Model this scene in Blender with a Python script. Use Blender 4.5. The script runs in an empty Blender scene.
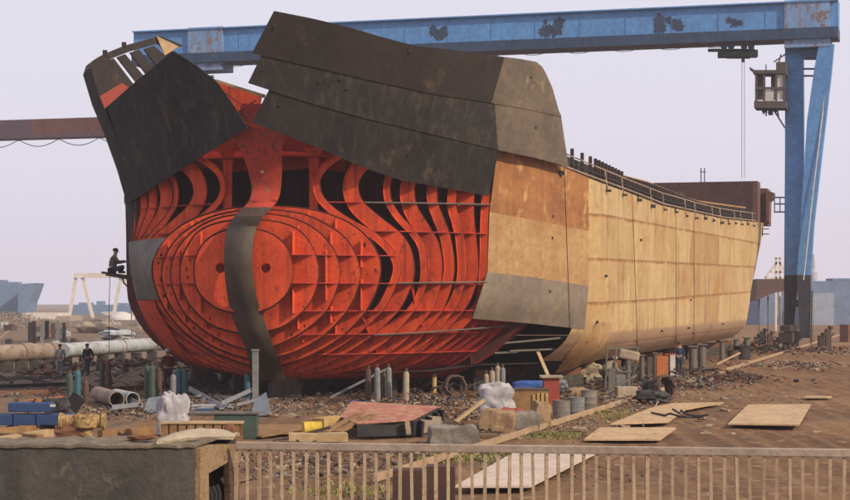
import bpy, bmesh, math, random
from mathutils import Vector, Matrix
from mathutils.geometry import tessellate_polygon, delaunay_2d_cdt
random.seed(7)
sc = bpy.context.scene
COL = sc.collection
R = math.radians
# ---------------------------------------------------------------- camera calibration
F = 1800.0; CX = 425.0; HY = 303.0; EYE = 4.0
def P(px, py, D):                      # point seen at (px,py) at depth D
    return Vector(((px-CX)/F*D, D, EYE+(HY-py)/F*D))
def G(px, py):                         # ground point under a pixel
    return P(px, py, F*EYE/(py-HY))
OX, OY = -7.0, 74.0
dx, dy = 0.2767, 0.9610
def W(s, t, z): return Vector((OX+dx*s+dy*t, OY+dy*s-dx*t, z))
def TZ(px, py, s):                     # photo point on the transverse plane s -> (t,z)
    k = (px-CX)/F
    t = (OY*k-OX+s*(dy*k-dx))/(dy+dx*k)
    Y = OY+dy*s-dx*t
    return t, EYE+(HY-py)/F*Y
def PX(v): return CX+F*v.x/v.y
def lerp(a, b, f): return a+(b-a)*f
def interp(tab, x):
    if x <= tab[0][0]:
        (a, b), (c, d) = tab[0], tab[1]; return b+(x-a)*(d-b)/(c-a)
    for i in range(len(tab)-1):
        if x <= tab[i+1][0]:
            (a, b), (c, d) = tab[i], tab[i+1]; return b+(x-a)*(d-b)/(c-a)
    (a, b), (c, d) = tab[-2], tab[-1]; return b+(x-a)*(d-b)/(c-a)
def smooth_line(pts, n=6):
    out = []
    for i in range(len(pts)-1):
        p0 = pts[max(i-1, 0)]; p1 = pts[i]; p2 = pts[i+1]; p3 = pts[min(i+2, len(pts)-1)]
        for k in range(n):
            u = k/n
            out.append(tuple(0.5*((2*b)+(-a+c)*u+(2*a-5*b+4*c-d)*u*u+(-a+3*b-3*c+d)*u**3) for a, b, c, d in zip(p0, p1, p2, p3)))
    out.append(tuple(pts[-1])); return out
# ---------------------------------------------------------------- materials
def ramp(nt, fac, stops):
    r = nt.nodes.new('ShaderNodeValToRGB'); e = r.color_ramp.elements
    while len(e) < len(stops): e.new(0.5)
    for k, (p, c) in enumerate(stops):
        e[k].position = p; e[k].color = (c[0], c[1], c[2], 1) if not isinstance(c, (int, float)) else (c, c, c, 1)
    nt.links.new(fac, r.inputs[0]); return r.outputs[0]
def noise(nt, vec, scale, detail=6, rough=0.6):
    n = nt.nodes.new('ShaderNodeTexNoise'); n.inputs['Scale'].default_value = scale
    n.inputs['Detail'].default_value = detail; n.inputs['Roughness'].default_value = rough
    nt.links.new(vec, n.inputs['Vector']); return n.outputs['Fac']
def mixc(nt, f, a, b, mode='MIX'):
    m = nt.nodes.new('ShaderNodeMix'); m.data_type = 'RGBA'; m.blend_type = mode
    for inp, v in ((m.inputs[0], f), (m.inputs[6], a), (m.inputs[7], b)):
        if isinstance(v, (int, float)): inp.default_value = v
        elif isinstance(v, (tuple, list)): inp.default_value = (v[0], v[1], v[2], 1)
        else: nt.links.new(v, inp)
    return m.outputs[2]
def mapping(nt, vec, scale, rot=(0, 0, 0)):
    m = nt.nodes.new('ShaderNodeMapping'); m.inputs['Scale'].default_value = scale; m.inputs['Rotation'].default_value = rot
    nt.links.new(vec, m.inputs['Vector']); return m.outputs[0]
MATS = {}
def mat(name, c1, c2=None, scale=1.2, c3=None, amt=0.55, rough=0.75, metal=0.0, bump=0.25, streak=0.0, streakc=None, spec=0.3, fine=1.0, rnd=0.0):
    """weathered surface: base c1 mottled with c2, patches of c3, optional vertical streaks"""
    if name in MATS: return MATS[name]
    m = bpy.data.materials.new(name); m.use_nodes = True; nt = m.node_tree
    b = nt.nodes['Principled BSDF']; tc = nt.nodes.new('ShaderNodeTexCoord'); v = tc.outputs['Object']
    c2 = c2 or tuple(x*0.7 for x in c1)
    f = ramp(nt, noise(nt, v, scale), [(0.35, 0.0), (0.65, 1.0)])
    col = mixc(nt, f, c1, c2)
    f2 = noise(nt, v, scale*9*fine, 8, 0.7)
    col = mixc(nt, 0.35, col, ramp(nt, f2, [(0.3, 0.25), (0.7, 0.95)]), 'OVERLAY')
    if c3:
        f3 = ramp(nt, noise(nt, mapping(nt, v, (1.3, 1.1, .9)), scale*2.3, 9, 0.72), [(amt, 0.0), (amt+0.09, 1.0)])
        col = mixc(nt, f3, col, c3)
    if streak:
        f4 = ramp(nt, noise(nt, mapping(nt, v, (2.2, 2.2, 0.12)), 1.6, 6, 0.6), [(0.5, 0.0), (0.72, streak)])
        col = mixc(nt, f4, col, streakc or tuple(x*0.35 for x in c1))
    if rnd:
        oi = nt.nodes.new('ShaderNodeObjectInfo'); rr = ramp(nt, oi.outputs['Random'], [(0, 0.5-rnd), (1, 0.5+rnd)])
        col = mixc(nt, 1.0, col, rr, 'OVERLAY')
    nt.links.new(col, b.inputs['Base Color'])
    b.inputs['Roughness'].default_value = rough; b.inputs['Metallic'].default_value = metal
    b.inputs['Specular IOR Level'].default_value = spec
    if bump:
        bp = nt.nodes.new('ShaderNodeBump'); bp.inputs['Strength'].default_value = bump; bp.inputs['Distance'].default_value = 0.05
        nt.links.new(f2, bp.inputs['Height']); nt.links.new(bp.outputs[0], b.inputs['Normal'])
    MATS[name] = m; return m
RED = mat('red_primer', (.64, .078, .018), (.47, .050, .014), .9, (.21, .034, .016), .58, .75, streak=.85, streakc=(.20, .028, .018), bump=.2)  # dark patches: grime, plus some occlusion put into the colour
EDGE = mat('edge_shade_red', (.10, .018, .012), (.06, .014, .010), 2, (.2, .03, .015), .6, .8)  # dark red that paints the shadow line between bow frames
RED2 = mat('red_primer_dull', (.42, .034, .018), (.30, .024, .015), .8, (.15, .02, .014), .58, .7, streak=.6, streakc=(.12, .02, .015))
DARK = mat('dark_mill_steel', (.030, .026, .023), (.017, .016, .016), .35, (.07, .058, .042), .58, .85, spec=.12, streak=.5, streakc=(.065, .055, .042), fine=.8)
DARK2 = mat('dark_brown_steel', (.036, .030, .025), (.026, .022, .020), .4, (.075, .055, .036), .58, .85, spec=.12, streak=.5, streakc=(.035, .03, .028), fine=.8)
DARK3 = mat('black_steel', (.022, .021, .021), (.030, .028, .026), .4, (.062, .052, .04), .55, .85, spec=.12, streak=.65, streakc=(.075, .062, .045), fine=.8)
LITE = mat('weathered_lit_flare_steel', (.135, .10, .068), (.08, .063, .048), .6, (.27, .19, .11), .6, .7, streak=.6, streakc=(.10, .085, .07), fine=.6)  # weathered brown, with light on the turning plates mixed into the colour
ORNG = mat('orange_rust_plate', (.29, .13, .045), (.20, .08, .03), .55, (.42, .24, .09), .56, .8, streak=.6, streakc=(.17, .08, .04), fine=.6)
TAN = mat('tan_rust_plate', (.35, .22, .10), (.27, .15, .06), .6, (.27, .14, .06), .58, .8, streak=.45, streakc=(.22, .13, .075), fine=.7)
GREYP = mat('grey_shell_plate', (.20, .155, .11), (.145, .115, .09), .5, (.30, .21, .12), .60, .75, streak=.5, streakc=(.13, .11, .09), fine=.6)
GREY2 = mat('grey_green_plate', (.13, .115, .095), (.09, .082, .072), .7, (.2, .16, .11), .62, .7, streak=.4)
BLUE = mat('blue_crane_paint', (.085, .235, .47), (.07, .19, .40), .25, (.22, .20, .20), .66, .5, streak=.4, streakc=(.08, .12, .2), spec=.4)
BLUED = mat('blue_dark_crane_paint', (.030, .060, .115), (.024, .045, .085), .3, (.09, .07, .06), .6, .6, streak=.5)
BLUER = mat('blue_rusted_panel', (.17, .28, .45), (.12, .22, .38), .5, (.17, .085, .045), .53, .7, streak=.8, streakc=(.20, .10, .05))
BLACK = mat('black_metal', (.018, .017, .018), (.03, .027, .025), 2, None, rough=.6)
RUST = mat('brown_rust', (.17, .075, .04), (.11, .05, .03), 1.5, (.25, .12, .06), .6, .9)
MAROON = mat('maroon_steel', (.13, .060, .045), (.10, .047, .037), .25, (.10, .045, .035), .6, .7, streak=.5)
WHITE = mat('worn_white_paint', (.50, .48, .45), (.38, .36, .32), 2, (.3, .2, .12), .64, .6)
CONC = mat('concrete', (.19, .165, .135), (.135, .115, .095), 1.2, (.13, .115, .1), .58, .9, bump=.5, streak=.5)
CONCD = mat('dark_streaked_concrete', (.075, .066, .056), (.040, .037, .033), 1.1, (.14, .11, .075), .57, .8, bump=.5, streak=.75, streakc=(.025, .025, .026))  # dark grey concrete with tan patches and near-black streaks
CONCT = mat('tan_broken_concrete', (.30, .20, .11), (.21, .13, .07), 2.5, (.15, .09, .05), .56, .95, bump=.8)
WOOD = mat('timber', (.24, .135, .055), (.15, .08, .035), 2, (.16, .09, .04), .6, .85)
WOODP = mat('pale_timber', (.38, .27, .15), (.28, .19, .10), 2, (.25, .15, .07), .62, .85)
TEAL = mat('teal_cylinder_paint', (.03, .10, .125), (.025, .07, .09), 3, (.12, .09, .06), .62, .5)
GREENC = mat('dull_green_cylinder_paint', (.045, .075, .055), (.035, .055, .045), 3, (.1, .07, .05), .6, .6)
GREYC = mat('grey_cylinder_paint', (.17, .175, .17), (.115, .115, .11), 3, (.14, .09, .06), .6, .6)
BEIGE = mat('beige_cylinder_paint', (.32, .255, .18), (.22, .17, .12), 3, (.18, .12, .08), .6, .7)
BROWNC = mat('brown_cylinder_paint', (.09, .055, .038), (.06, .04, .03), 3, None, rough=.8)
PINK = mat('pink_primer_sheet', (.34, .125, .085), (.27, .10, .065), 1.0, (.40, .235, .14), .48, .7)
YEL = mat('yellow_paint', (.48, .33, .03), (.36, .24, .03), 3, (.2, .12, .05), .62, .6)
YBEI = mat('cream_yellow_paint', (.42, .29, .11), (.30, .19, .07), 3, (.25, .14, .06), .58, .7)
BLUET = mat('blue_tarp', (.03, .09, .30), (.025, .06, .2), 3, (.35, .38, .42), .64, .5)
SACK = mat('white_plastic_sack', (.38, .36, .38), (.27, .255, .26), 4, (.22, .19, .17), .56, .6, bump=.6)
ALU = mat('galvanised_steel', (.32, .33, .35), (.23, .24, .26), 3, (.2, .17, .15), .64, .45, metal=.3)
BRICK = mat('red_box_paint', (.22, .04, .028), (.25, .045, .03), 3, (.12, .05, .035), .6, .8)
ORANGEP = mat('orange_panel', (.36, .11, .03), (.26, .075, .02), 3, (.2, .08, .04), .6, .7)
PIPEW = mat('pale_pipe_paint', (.38, .41, .43), (.27, .28, .28), .9, (.17, .12, .09), .54, .6)
PIPER = mat('rust_white_pipe', (.27, .215, .17), (.18, .13, .10), .9, (.16, .08, .05), .54, .8)
PLATEG = mat('ground_steel_plate', (.43, .30, .16), (.33, .215, .11), .7, (.22, .11, .05), .55, .7, fine=.6)
PLATEW = mat('ground_pale_sheet', (.46, .37, .30), (.38, .30, .24), .5, (.38, .28, .2), .63, .7, fine=.6)
FENCE = mat('fence_faded_paint', (.35, .255, .165), (.26, .18, .115), 3, (.18, .085, .05), .57, .75)
SKIN = mat('skin', (.30, .17, .11), (.26, .14, .09), 8, None, rough=.6)
HAIR = mat('hair', (.02, .017, .015), None, 8, None, rough=.6)
FARB = mat('hazed_blue_steel', (.11, .17, .26), (.09, .14, .22), .05, None, rough=.8, bump=0)  # pale blue with the haze of distance put into the colour
FARW = mat('hazed_cream_paint', (.52, .46, .40), (.46, .40, .35), .1, None, rough=.8, bump=0)  # greyed cream, far haze mixed into the paint colour
RUB = mat('rubber', (.015, .015, .016), (.02, .02, .02), 3, None, rough=.8)
WEED = mat('weed_green', (.20, .19, .05), (.13, .13, .04), 3, None, rough=.9)
LEAF = mat('hazed_dry_brush', (.24, .19, .15), (.17, .135, .105), 3, None, rough=.95)  # brush tone made paler to stand for haze
SCD = mat('dark_scrap', (.045, .034, .027), (.03, .024, .02), 3, (.09, .05, .03), .6, .9)  # near-black scrap; under the hull its tone paints the deep shade
DUSTY = mat('dusty_rail_paint', (.36, .29, .22), (.22, .15, .1), 1.5, (.12, .07, .05), .52, .8)
BRUST = mat('black_rust', (.045, .03, .025), (.03, .022, .02), 1.5, (.12, .06, .035), .6, .9)
def cloth(name, c): return mat('cloth_'+name, c, tuple(x*.8 for x in c), 6, None, rough=.9)

# hull side: plate rows and columns from UV (u = metres along, v = metres up)
def hull_mat():
    m = bpy.data.materials.new('weathered_side_shell'); m.use_nodes = True; nt = m.node_tree
    b = nt.nodes['Principled BSDF']; uv = nt.nodes.new('ShaderNodeUVMap'); v = uv.outputs[0]
    br = nt.nodes.new('ShaderNodeTexBrick'); br.offset = .37
    br.inputs['Color1'].default_value = (.0, 0, 0, 1); br.inputs['Color2'].default_value = (1, 1, 1, 1); br.inputs['Mortar'].default_value = (.5, .5, .5, 1)
    br.inputs['Scale'].default_value = 1; br.inputs['Brick Width'].default_value = 7.3; br.inputs['Row Height'].default_value = 2.05
    br.inputs['Mortar Size'].default_value = 0.0; nt.links.new(v, br.inputs['Vector'])
    tone = ramp(nt, br.outputs['Color'], [(0, (.34, .215, .085)), (.25, (.45, .32, .155)), (.5, (.38, .26, .115)), (.75, (.46, .335, .175)), (1, (.31, .175, .06))])
    n1 = noise(nt, v, .35, 7, .6)
    col = mixc(nt, ramp(nt, n1, [(.45, 0.0), (.68, .5)]), tone, (.40, .285, .15))
    big = noise(nt, mapping(nt, v, (.22, .3, 1)), 1.0, 9, .74)
    col = mixc(nt, ramp(nt, big, [(.5, 0.0), (.64, .7)]), col, (.31, .155, .045))
    pale = noise(nt, mapping(nt, v, (.5, .4, 1), (0, 0, 1)), 1.3, 9, .75)
    col = mixc(nt, ramp(nt, pale, [(.54, 0.0), (.63, .55)]), col, (.52, .41, .245))
    st = noise(nt, mapping(nt, v, (1.5, .14, 1)), 1.0, 6, .6)
    col = mixc(nt, ramp(nt, st, [(.48, 0.0), (.7, .5)]), col, (.27, .155, .07))
    grim = noise(nt, mapping(nt, v, (.7, .13, 1)), 1.0, 8, .7)
    col = mixc(nt, ramp(nt, grim, [(.55, 0.0), (.66, .75)]), col, (.17, .135, .115))
    spk = noise(nt, mapping(nt, v, (1, .6, 1)), 4.0, 10, .8)
    col = mixc(nt, ramp(nt, spk, [(.55, 0.0), (.63, .8)]), col, (.23, .11, .04))
    seam = nt.nodes.new('ShaderNodeTexBrick'); thin = nt.nodes.new('ShaderNodeTexBrick')
    wob = nt.nodes.new('ShaderNodeVectorMath'); wob.operation = 'ADD'
    nn = nt.nodes.new('ShaderNodeTexNoise'); nn.inputs['Scale'].default_value = 1.5; nt.links.new(v, nn.inputs['Vector'])
    sc_ = nt.nodes.new('ShaderNodeVectorMath'); sc_.operation = 'SCALE'; sc_.inputs['Scale'].default_value = .12
    nt.links.new(nn.outputs['Color'], sc_.inputs[0]); nt.links.new(v, wob.inputs[0]); nt.links.new(sc_.outputs[0], wob.inputs[1])
    for bt, ms, sm_ in ((seam, .13, .95), (thin, .022, .3)):
        bt.offset = .37
        for k, c in (('Color1', 0), ('Color2', 0), ('Mortar', 1)): bt.inputs[k].default_value = (c, c, c, 1)
        bt.inputs['Scale'].default_value = 1; bt.inputs['Brick Width'].default_value = 7.3; bt.inputs['Row Height'].default_value = 2.05
        bt.inputs['Mortar Size'].default_value = ms; bt.inputs['Mortar Smooth'].default_value = sm_
    nt.links.new(wob.outputs[0], seam.inputs['Vector']); nt.links.new(v, thin.inputs['Vector'])
    mm = nt.nodes.new('ShaderNodeMath'); mm.operation = 'MULTIPLY'
    nt.links.new(seam.outputs['Color'], mm.inputs[0]); nt.links.new(ramp(nt, noise(nt, v, .8, 7, .7), [(.38, .1), (.58, 1.0)]), mm.inputs[1])
    col = mixc(nt, mm.outputs[0], col, (.25, .105, .03))
    m3 = nt.nodes.new('ShaderNodeMath'); m3.operation = 'MULTIPLY'; m3.inputs[1].default_value = .6
    nt.links.new(thin.outputs['Color'], m3.inputs[0]); col = mixc(nt, m3.outputs[0], col, (.13, .075, .04))
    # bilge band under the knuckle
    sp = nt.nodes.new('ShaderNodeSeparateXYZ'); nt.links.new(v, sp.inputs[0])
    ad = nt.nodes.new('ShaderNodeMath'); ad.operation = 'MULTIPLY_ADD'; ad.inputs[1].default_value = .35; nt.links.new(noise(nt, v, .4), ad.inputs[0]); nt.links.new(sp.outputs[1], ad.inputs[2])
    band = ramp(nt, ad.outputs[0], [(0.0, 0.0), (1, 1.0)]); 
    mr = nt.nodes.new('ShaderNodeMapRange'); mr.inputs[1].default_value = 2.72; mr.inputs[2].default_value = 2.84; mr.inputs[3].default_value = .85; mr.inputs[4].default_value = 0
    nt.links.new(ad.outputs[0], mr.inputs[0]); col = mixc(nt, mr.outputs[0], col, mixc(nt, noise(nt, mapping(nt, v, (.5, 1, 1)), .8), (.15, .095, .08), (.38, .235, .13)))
    nt.links.new(col, b.inputs['Base Color']); b.inputs['Roughness'].default_value = .8; b.inputs['Specular IOR Level'].default_value = .2
    bp = nt.nodes.new('ShaderNodeBump'); bp.inputs['Strength'].default_value = .35; bp.inputs['Distance'].default_value = .06
    h = mixc(nt, .5, noise(nt, mapping(nt, v, (.8, .5, 1)), .7, 3), seam.outputs['Color'])
    nt.links.new(h, bp.inputs['Height']); nt.links.new(bp.outputs[0], b.inputs['Normal'])
    return m
HULL = hull_mat()
# ---------------------------------------------------------------- mesh builder
class MB:
    def __init__(s): s.v = []; s.f = []; s.uv = None
    def add(s, vs, fs):
        n = len(s.v); s.v += [Vector(v) for v in vs]; s.f += [tuple(i+n for i in f) for f in fs]; return s
    def box(s, c, size, rot=(0, 0, 0), M=None):
        x, y, z = (k/2 for k in size); Rm = M or Matrix.Rotation(rot[2], 3, 'Z') @ Matrix.Rotation(rot[1], 3, 'Y') @ Matrix.Rotation(rot[0], 3, 'X')
        vs = [Vector(c)+Rm @ Vector((a*x, b*y, d*z)) for a in (-1, 1) for b in (-1, 1) for d in (-1, 1)]
        return s.add(vs, [(0, 1, 3, 2), (4, 6, 7, 5), (0, 4, 5, 1), (2, 3, 7, 6), (0, 2, 6, 4), (1, 5, 7, 3)])
    def bar(s, a, b, w, h=None, up=(0, 0, 1)):
        a = Vector(a); b = Vector(b); d = (b-a); L = d.length
        if L < 1e-6: return s
        d.normalize(); u = Vector(up)
        if abs(d.dot(u)) > .97: u = Vector((0, 1, 0))
        x = d.cross(u).normalized(); z = x.cross(d).normalized()
        M = Matrix((x, d, z)).transposed()
        return s.box((a+b)/2, (w, L, h or w), M=M)
    def tube(s, pts, r, n=8, cap=True):
        pts = [Vector(p) for p in pts]; rs = r if isinstance(r, (list, tuple)) else [r]*len(pts)
        rings = []; ref = None
        for i, p in enumerate(pts):
            d = (pts[min(i+1, len(pts)-1)]-pts[max(i-1, 0)]).normalized()
            if ref is None: ref = Vector((0, 0, 1)) if abs(d.z) < .9 else Vector((1, 0, 0))
            x = d.cross(ref).normalized(); ref = x.cross(d).normalized() 
            rings.append([p+(x*math.cos(2*math.pi*k/n)+ref*math.sin(2*math.pi*k/n))*rs[i] for k in range(n)])
        vs = [v for rg in rings for v in rg]; fs = []
        for i in range(len(pts)-1):
            for k in range(n): fs.append((i*n+k, i*n+(k+1) % n, (i+1)*n+(k+1) % n, (i+1)*n+k))
        if cap: fs.append(tuple(range(n))[::-1]); fs.append(tuple((len(pts)-1)*n+k for k in range(n)))
        return s.add(vs, fs)
    def lathe(s, c, prof, n=14, axis=None):
        c = Vector(c); M = Matrix.Identity(3)
        if axis is not None: M = Vector((0, 0, 1)).rotation_difference(Vector(axis).normalized()).to_matrix()
        vs = [c+M @ Vector((r*math.cos(2*math.pi*k/n), r*math.sin(2*math.pi*k/n), z)) for r, z in prof for k in range(n)]; fs = []
        for i in range(len(prof)-1):
            for k in range(n): fs.append((i*n+k, i*n+(k+1) % n, (i+1)*n+(k+1) % n, (i+1)*n+k))
        fs.append(tuple(range(n))[::-1]); fs.append(tuple((len(prof)-1)*n+k for k in range(n)))
        return s.add(vs, fs)
    def sheet(s, rows, th=0.0, nrm=None):
        """grid of points -> surface, optionally thickened along -normal"""
        m, n = len(rows), len(rows[0]); base = [Vector(p) for r_ in rows for p in r_]
        fs = [(i*n+j, i*n+j+1, (i+1)*n+j+1, (i+1)*n+j) for i in range(m-1) for j in range(n-1)]
        if not th: return s.add(base, fs)
        off = []
        for i in range(m):
            for j in range(n):
                a = base[i*n+min(j+1, n-1)]-base[i*n+max(j-1, 0)]; b = base[min(i+1, m-1)*n+j]-base[max(i-1, 0)*n+j]
                k = a.cross(b); k = k.normalized() if k.length > 1e-9 else Vector((0, 0, 1))
                if nrm is not None and k.dot(Vector(nrm)) < 0: k = -k
                off.append(base[i*n+j]-k*th)
        N = m*n; fs2 = [tuple(x+N for x in f[::-1]) for f in fs]; rim = []
        for j in range(n-1): rim += [(j, j+1, j+1+N, j+N), ((m-1)*n+j, (m-1)*n+j+1, (m-1)*n+j+1+N, (m-1)*n+j+N)]
        for i in range(m-1): rim += [(i*n, (i+1)*n, (i+1)*n+N, i*n+N), (i*n+n-1, (i+1)*n+n-1, (i+1)*n+n-1+N, i*n+n-1+N)]
        return s.add(base+off, fs+fs2+rim)
    def prism(s, loop, thick, holes=()):
        """planar 3D loop extruded by vector thick, with holes"""
        loops = [[Vector(p) for p in loop]]+[[Vector(p) for p in h] for h in holes]
        flat = [p for l in loops for p in l]; tr = tessellate_polygon(loops); N = len(flat); th = Vector(thick)
        fs = [tuple(t) for t in tr]+[tuple(x+N for x in t[::-1]) for t in tr]; o = 0
        for l in loops:
            k = len(l)
            for i in range(k): fs.append((o+i, o+(i+1) % k, o+(i+1) % k+N, o+i+N))
            o += k
        return s.add(flat+[p+th for p in flat], fs)
def mesh_of(mb, name, org=Vector((0, 0, 0)), smooth=False, fixn=True):
    me = bpy.data.meshes.new(name); me.from_pydata([v-org for v in mb.v], [], mb.f)
    if mb.uv:
        ul = me.uv_layers.new(name='UVMap')
        for lp in me.loops: ul.data[lp.index].uv = mb.uv[lp.vertex_index]
    if fixn:
        bm = bmesh.new(); bm.from_mesh(me); bmesh.ops.recalc_face_normals(bm, faces=bm.faces); bm.to_mesh(me); bm.free()
    if smooth:
        for p in me.polygons: p.use_smooth = True
        try: me.set_sharp_from_angle(angle=R(35))
        except Exception: pass
    me.update(); return me
def props(o, label=None, cat=None, group=None, kind=None):
    if label: o['label'] = label
    if cat: o['category'] = cat
    if group: o['group'] = group
    if kind: o['kind'] = kind
    return o
def worg(o):
    v = Vector((0, 0, 0))
    while o: v += Vector(o.location); o = o.parent
    return v
def thing(name, label, cat, loc, group=None):
    o = bpy.data.objects.new(name, None); COL.objects.link(o); o.location = loc; o.empty_display_size = .2
    return props(o, label, cat, group)
def obj(name, mb, m, parent=None, smooth=False, loc=None, fixn=True, label=None, cat=None, group=None, kind=None, bevel=0):
    """mb in world coordinates"""
    if parent is not None: org = worg(parent)
    else:
        if loc is None:
            xs = [v.x for v in mb.v]; ys = [v.y for v in mb.v]; loc = Vector(((min(xs)+max(xs))/2, (min(ys)+max(ys))/2, min(v.z for v in mb.v)))
        org = Vector(loc)
    o = bpy.data.objects.new(name, mesh_of(mb, name, org, smooth, fixn)); COL.objects.link(o); o.data.materials.append(m)
    if parent is not None: o.parent = parent
    else: o.location = org
    if bevel:
        bv = o.modifiers.new('bevel', 'BEVEL'); bv.width = bevel; bv.segments = 2; bv.limit_method = 'ANGLE'; bv.angle_limit = R(40)
    return props(o, label, cat, group, kind)
def dup(root, loc, rotz=0, label=None, scale=None):
    r_ = root.copy(); COL.objects.link(r_); r_.location = loc; r_.rotation_euler = (0, 0, rotz)
    if scale: r_.scale = scale
    if label: r_['label'] = label
    for ch in list(root.children):
        c = ch.copy(); COL.objects.link(c); c.parent = r_
        for g in ch.children:
            d = g.copy(); COL.objects.link(d); d.parent = c
    return r_
# ================================================================ world, sun, camera
sun_az = Vector((.80, -.60)); sun_el = R(33)
w = bpy.data.worlds.new('World'); sc.world = w; w.use_nodes = True; nt = w.node_tree
bg = nt.nodes['Background']; sky = nt.nodes.new('ShaderNodeTexSky'); sky.sky_type = 'NISHITA'; sky.sun_disc = False
sky.sun_elevation = sun_el; sky.sun_rotation = math.atan2(sun_az.x, sun_az.y); sky.dust_density = 6; sky.air_density = 1.2; sky.ozone_density = 1.5
c = mixc(nt, .80, sky.outputs[0], (9.2, 8.85, 10.2))
nt.links.new(c, bg.inputs[0]); bg.inputs[1].default_value = .1
sl = bpy.data.lights.new('sun', 'SUN'); sl.energy = 4.3; sl.angle = R(.8); sl.color = (1, .85, .64)
so = bpy.data.objects.new('sun', sl); COL.objects.link(so)
dirv = Vector((sun_az.x*math.cos(sun_el), sun_az.y*math.cos(sun_el), math.sin(sun_el)))
so.rotation_euler = (-dirv).to_track_quat('-Z', 'Y').to_euler(); so.location = (60, -20, 60)
cam = bpy.data.cameras.new('camera'); co = bpy.data.objects.new('camera', cam); COL.objects.link(co); sc.camera = co
cam.sensor_width = 36; cam.lens = 36*F/850; cam.shift_y = (HY-250)/850; cam.clip_end = 6000; cam.clip_start = .3
co.location = (0, 0, EYE); co.rotation_euler = (R(90), 0, 0)
sc.view_settings.view_transform = 'Standard'; sc.view_settings.look = 'None'; sc.view_settings.exposure = 0; sc.view_settings.gamma = 1
sc.render.engine = 'CYCLES'; sc.cycles.max_bounces = 6; sc.cycles.volume_bounces = 1
# haze box
def haze(density=.00034):
    m = bpy.data.materials.new('haze_air'); m.use_nodes = True; n = m.node_tree; n.nodes.remove(n.nodes['Principled BSDF'])
    pv = n.nodes.new('ShaderNodeVolumePrincipled'); pv.inputs['Color'].default_value = (.88, .86, .96, 1); pv.inputs['Density'].default_value = density
    pv.inputs['Anisotropy'].default_value = .2
    n.links.new(pv.outputs[0], n.nodes['Material Output'].inputs['Volume'])
    mb = MB().box((0, 700, 24.5), (2200, 1800, 53)); o = obj('haze', mb, m, kind='stuff', label='pale haze hanging over the yard')
haze()

# ================================================================ ground
def ground():
    m = bpy.data.materials.new('yard_dirt'); m.use_nodes = True; nt = m.node_tree; b = nt.nodes['Principled BSDF']
    tc = nt.nodes.new('ShaderNodeTexCoord'); v = tc.outputs['Object']
    n1 = ramp(nt, noise(nt, v, .07, 6, .6), [(.38, 0.0), (.62, 1.0)])
    col = mixc(nt, n1, (.165, .088, .043), (.235, .140, .075))
    n2 = ramp(nt, noise(nt, mapping(nt, v, (.7, .25, 1), (0, 0, R(-16))), .5, 8, .65), [(.42, 0.0), (.66, .85)])
    col = mixc(nt, n2, col, (.105, .058, .033))
    n3 = ramp(nt, noise(nt, v, 1.6, 9, .7), [(.56, 0.0), (.64, .8)])
    col = mixc(nt, n3, col, (.33, .225, .135))
    n4 = ramp(nt, noise(nt, mapping(nt, v, (1, 1, 1)), .28, 5, .6), [(.56, 0.0), (.68, .75)])
    col = mixc(nt, n4, col, (.085, .056, .038))
    n5 = ramp(nt, noise(nt, mapping(nt, v, (1, .5, 1), (0, 0, R(-16))), 3.5, 10, .8), [(.5, 0.0), (.66, .8)])
    col = mixc(nt, n5, col, (.055, .036, .025))
    n6 = ramp(nt, noise(nt, mapping(nt, v, (1, .6, 1)), 1.1, 10, .78), [(.58, 0.0), (.66, .6)])
    col = mixc(nt, n6, col, (.24, .10, .05))
    # tyre and drag marks running along the slip
    wv = nt.nodes.new('ShaderNodeTexWave'); wv.inputs['Scale'].default_value = .35; wv.inputs['Distortion'].default_value = 6; wv.inputs['Detail'].default_value = 4; wv.inputs['Detail Scale'].default_value = .8
    nt.links.new(mapping(nt, v, (1, .12, 1), (0, 0, R(16))), wv.inputs['Vector'])
    col = mixc(nt, ramp(nt, wv.outputs['Fac'], [(.55, 0.0), (1, .32)]), col, (.27, .165, .09))
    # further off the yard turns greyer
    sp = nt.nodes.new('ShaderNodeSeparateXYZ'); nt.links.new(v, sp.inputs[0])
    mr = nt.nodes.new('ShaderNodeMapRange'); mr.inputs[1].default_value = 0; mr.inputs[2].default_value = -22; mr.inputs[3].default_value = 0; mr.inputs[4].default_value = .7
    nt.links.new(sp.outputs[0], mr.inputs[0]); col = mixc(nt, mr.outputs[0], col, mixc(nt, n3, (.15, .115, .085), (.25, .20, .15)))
    nt.links.new(col, b.inputs['Base Color']); b.inputs['Roughness'].default_value = .95; b.inputs['Specular IOR Level'].default_value = .1
    bp = nt.nodes.new('ShaderNodeBump'); bp.inputs['Strength'].default_value = .8; bp.inputs['Distance'].default_value = .12
    nt.links.new(noise(nt, v, 2.2, 9, .7), bp.inputs['Height']); nt.links.new(bp.outputs[0], b.inputs['Normal'])
    from mathutils import noise as mn
    mb = MB(); xs = [-1600, -400, -120]+[-60+i*.8 for i in range(151)]+[120, 400, 1600]; ys = [-300, 0, 10, 24]+[28+i*.8 for i in range(190)]+[200, 300, 600, 1400, 5000]
    rows = []
    for y in ys:
        r_ = []
        for x in xs:
            z = 0
            if -60 <= x <= 60 and 28 <= y <= 180: z = .10*mn.noise(Vector((x*.22, y*.22, 0)))+.06*mn.noise(Vector((x*.9, y*.9, 3)))-.03
            r_.append((x, y, z))
        rows.append(r_)
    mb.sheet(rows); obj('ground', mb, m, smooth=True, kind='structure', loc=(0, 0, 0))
ground()
def gz(): return -.02
def embankment():
    mb = MB().box((0, 6, .85), (60, 24, 1.7)); obj('embankment', mb, CONC, kind='structure', loc=(0, 0, 0))
embankment()

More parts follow.
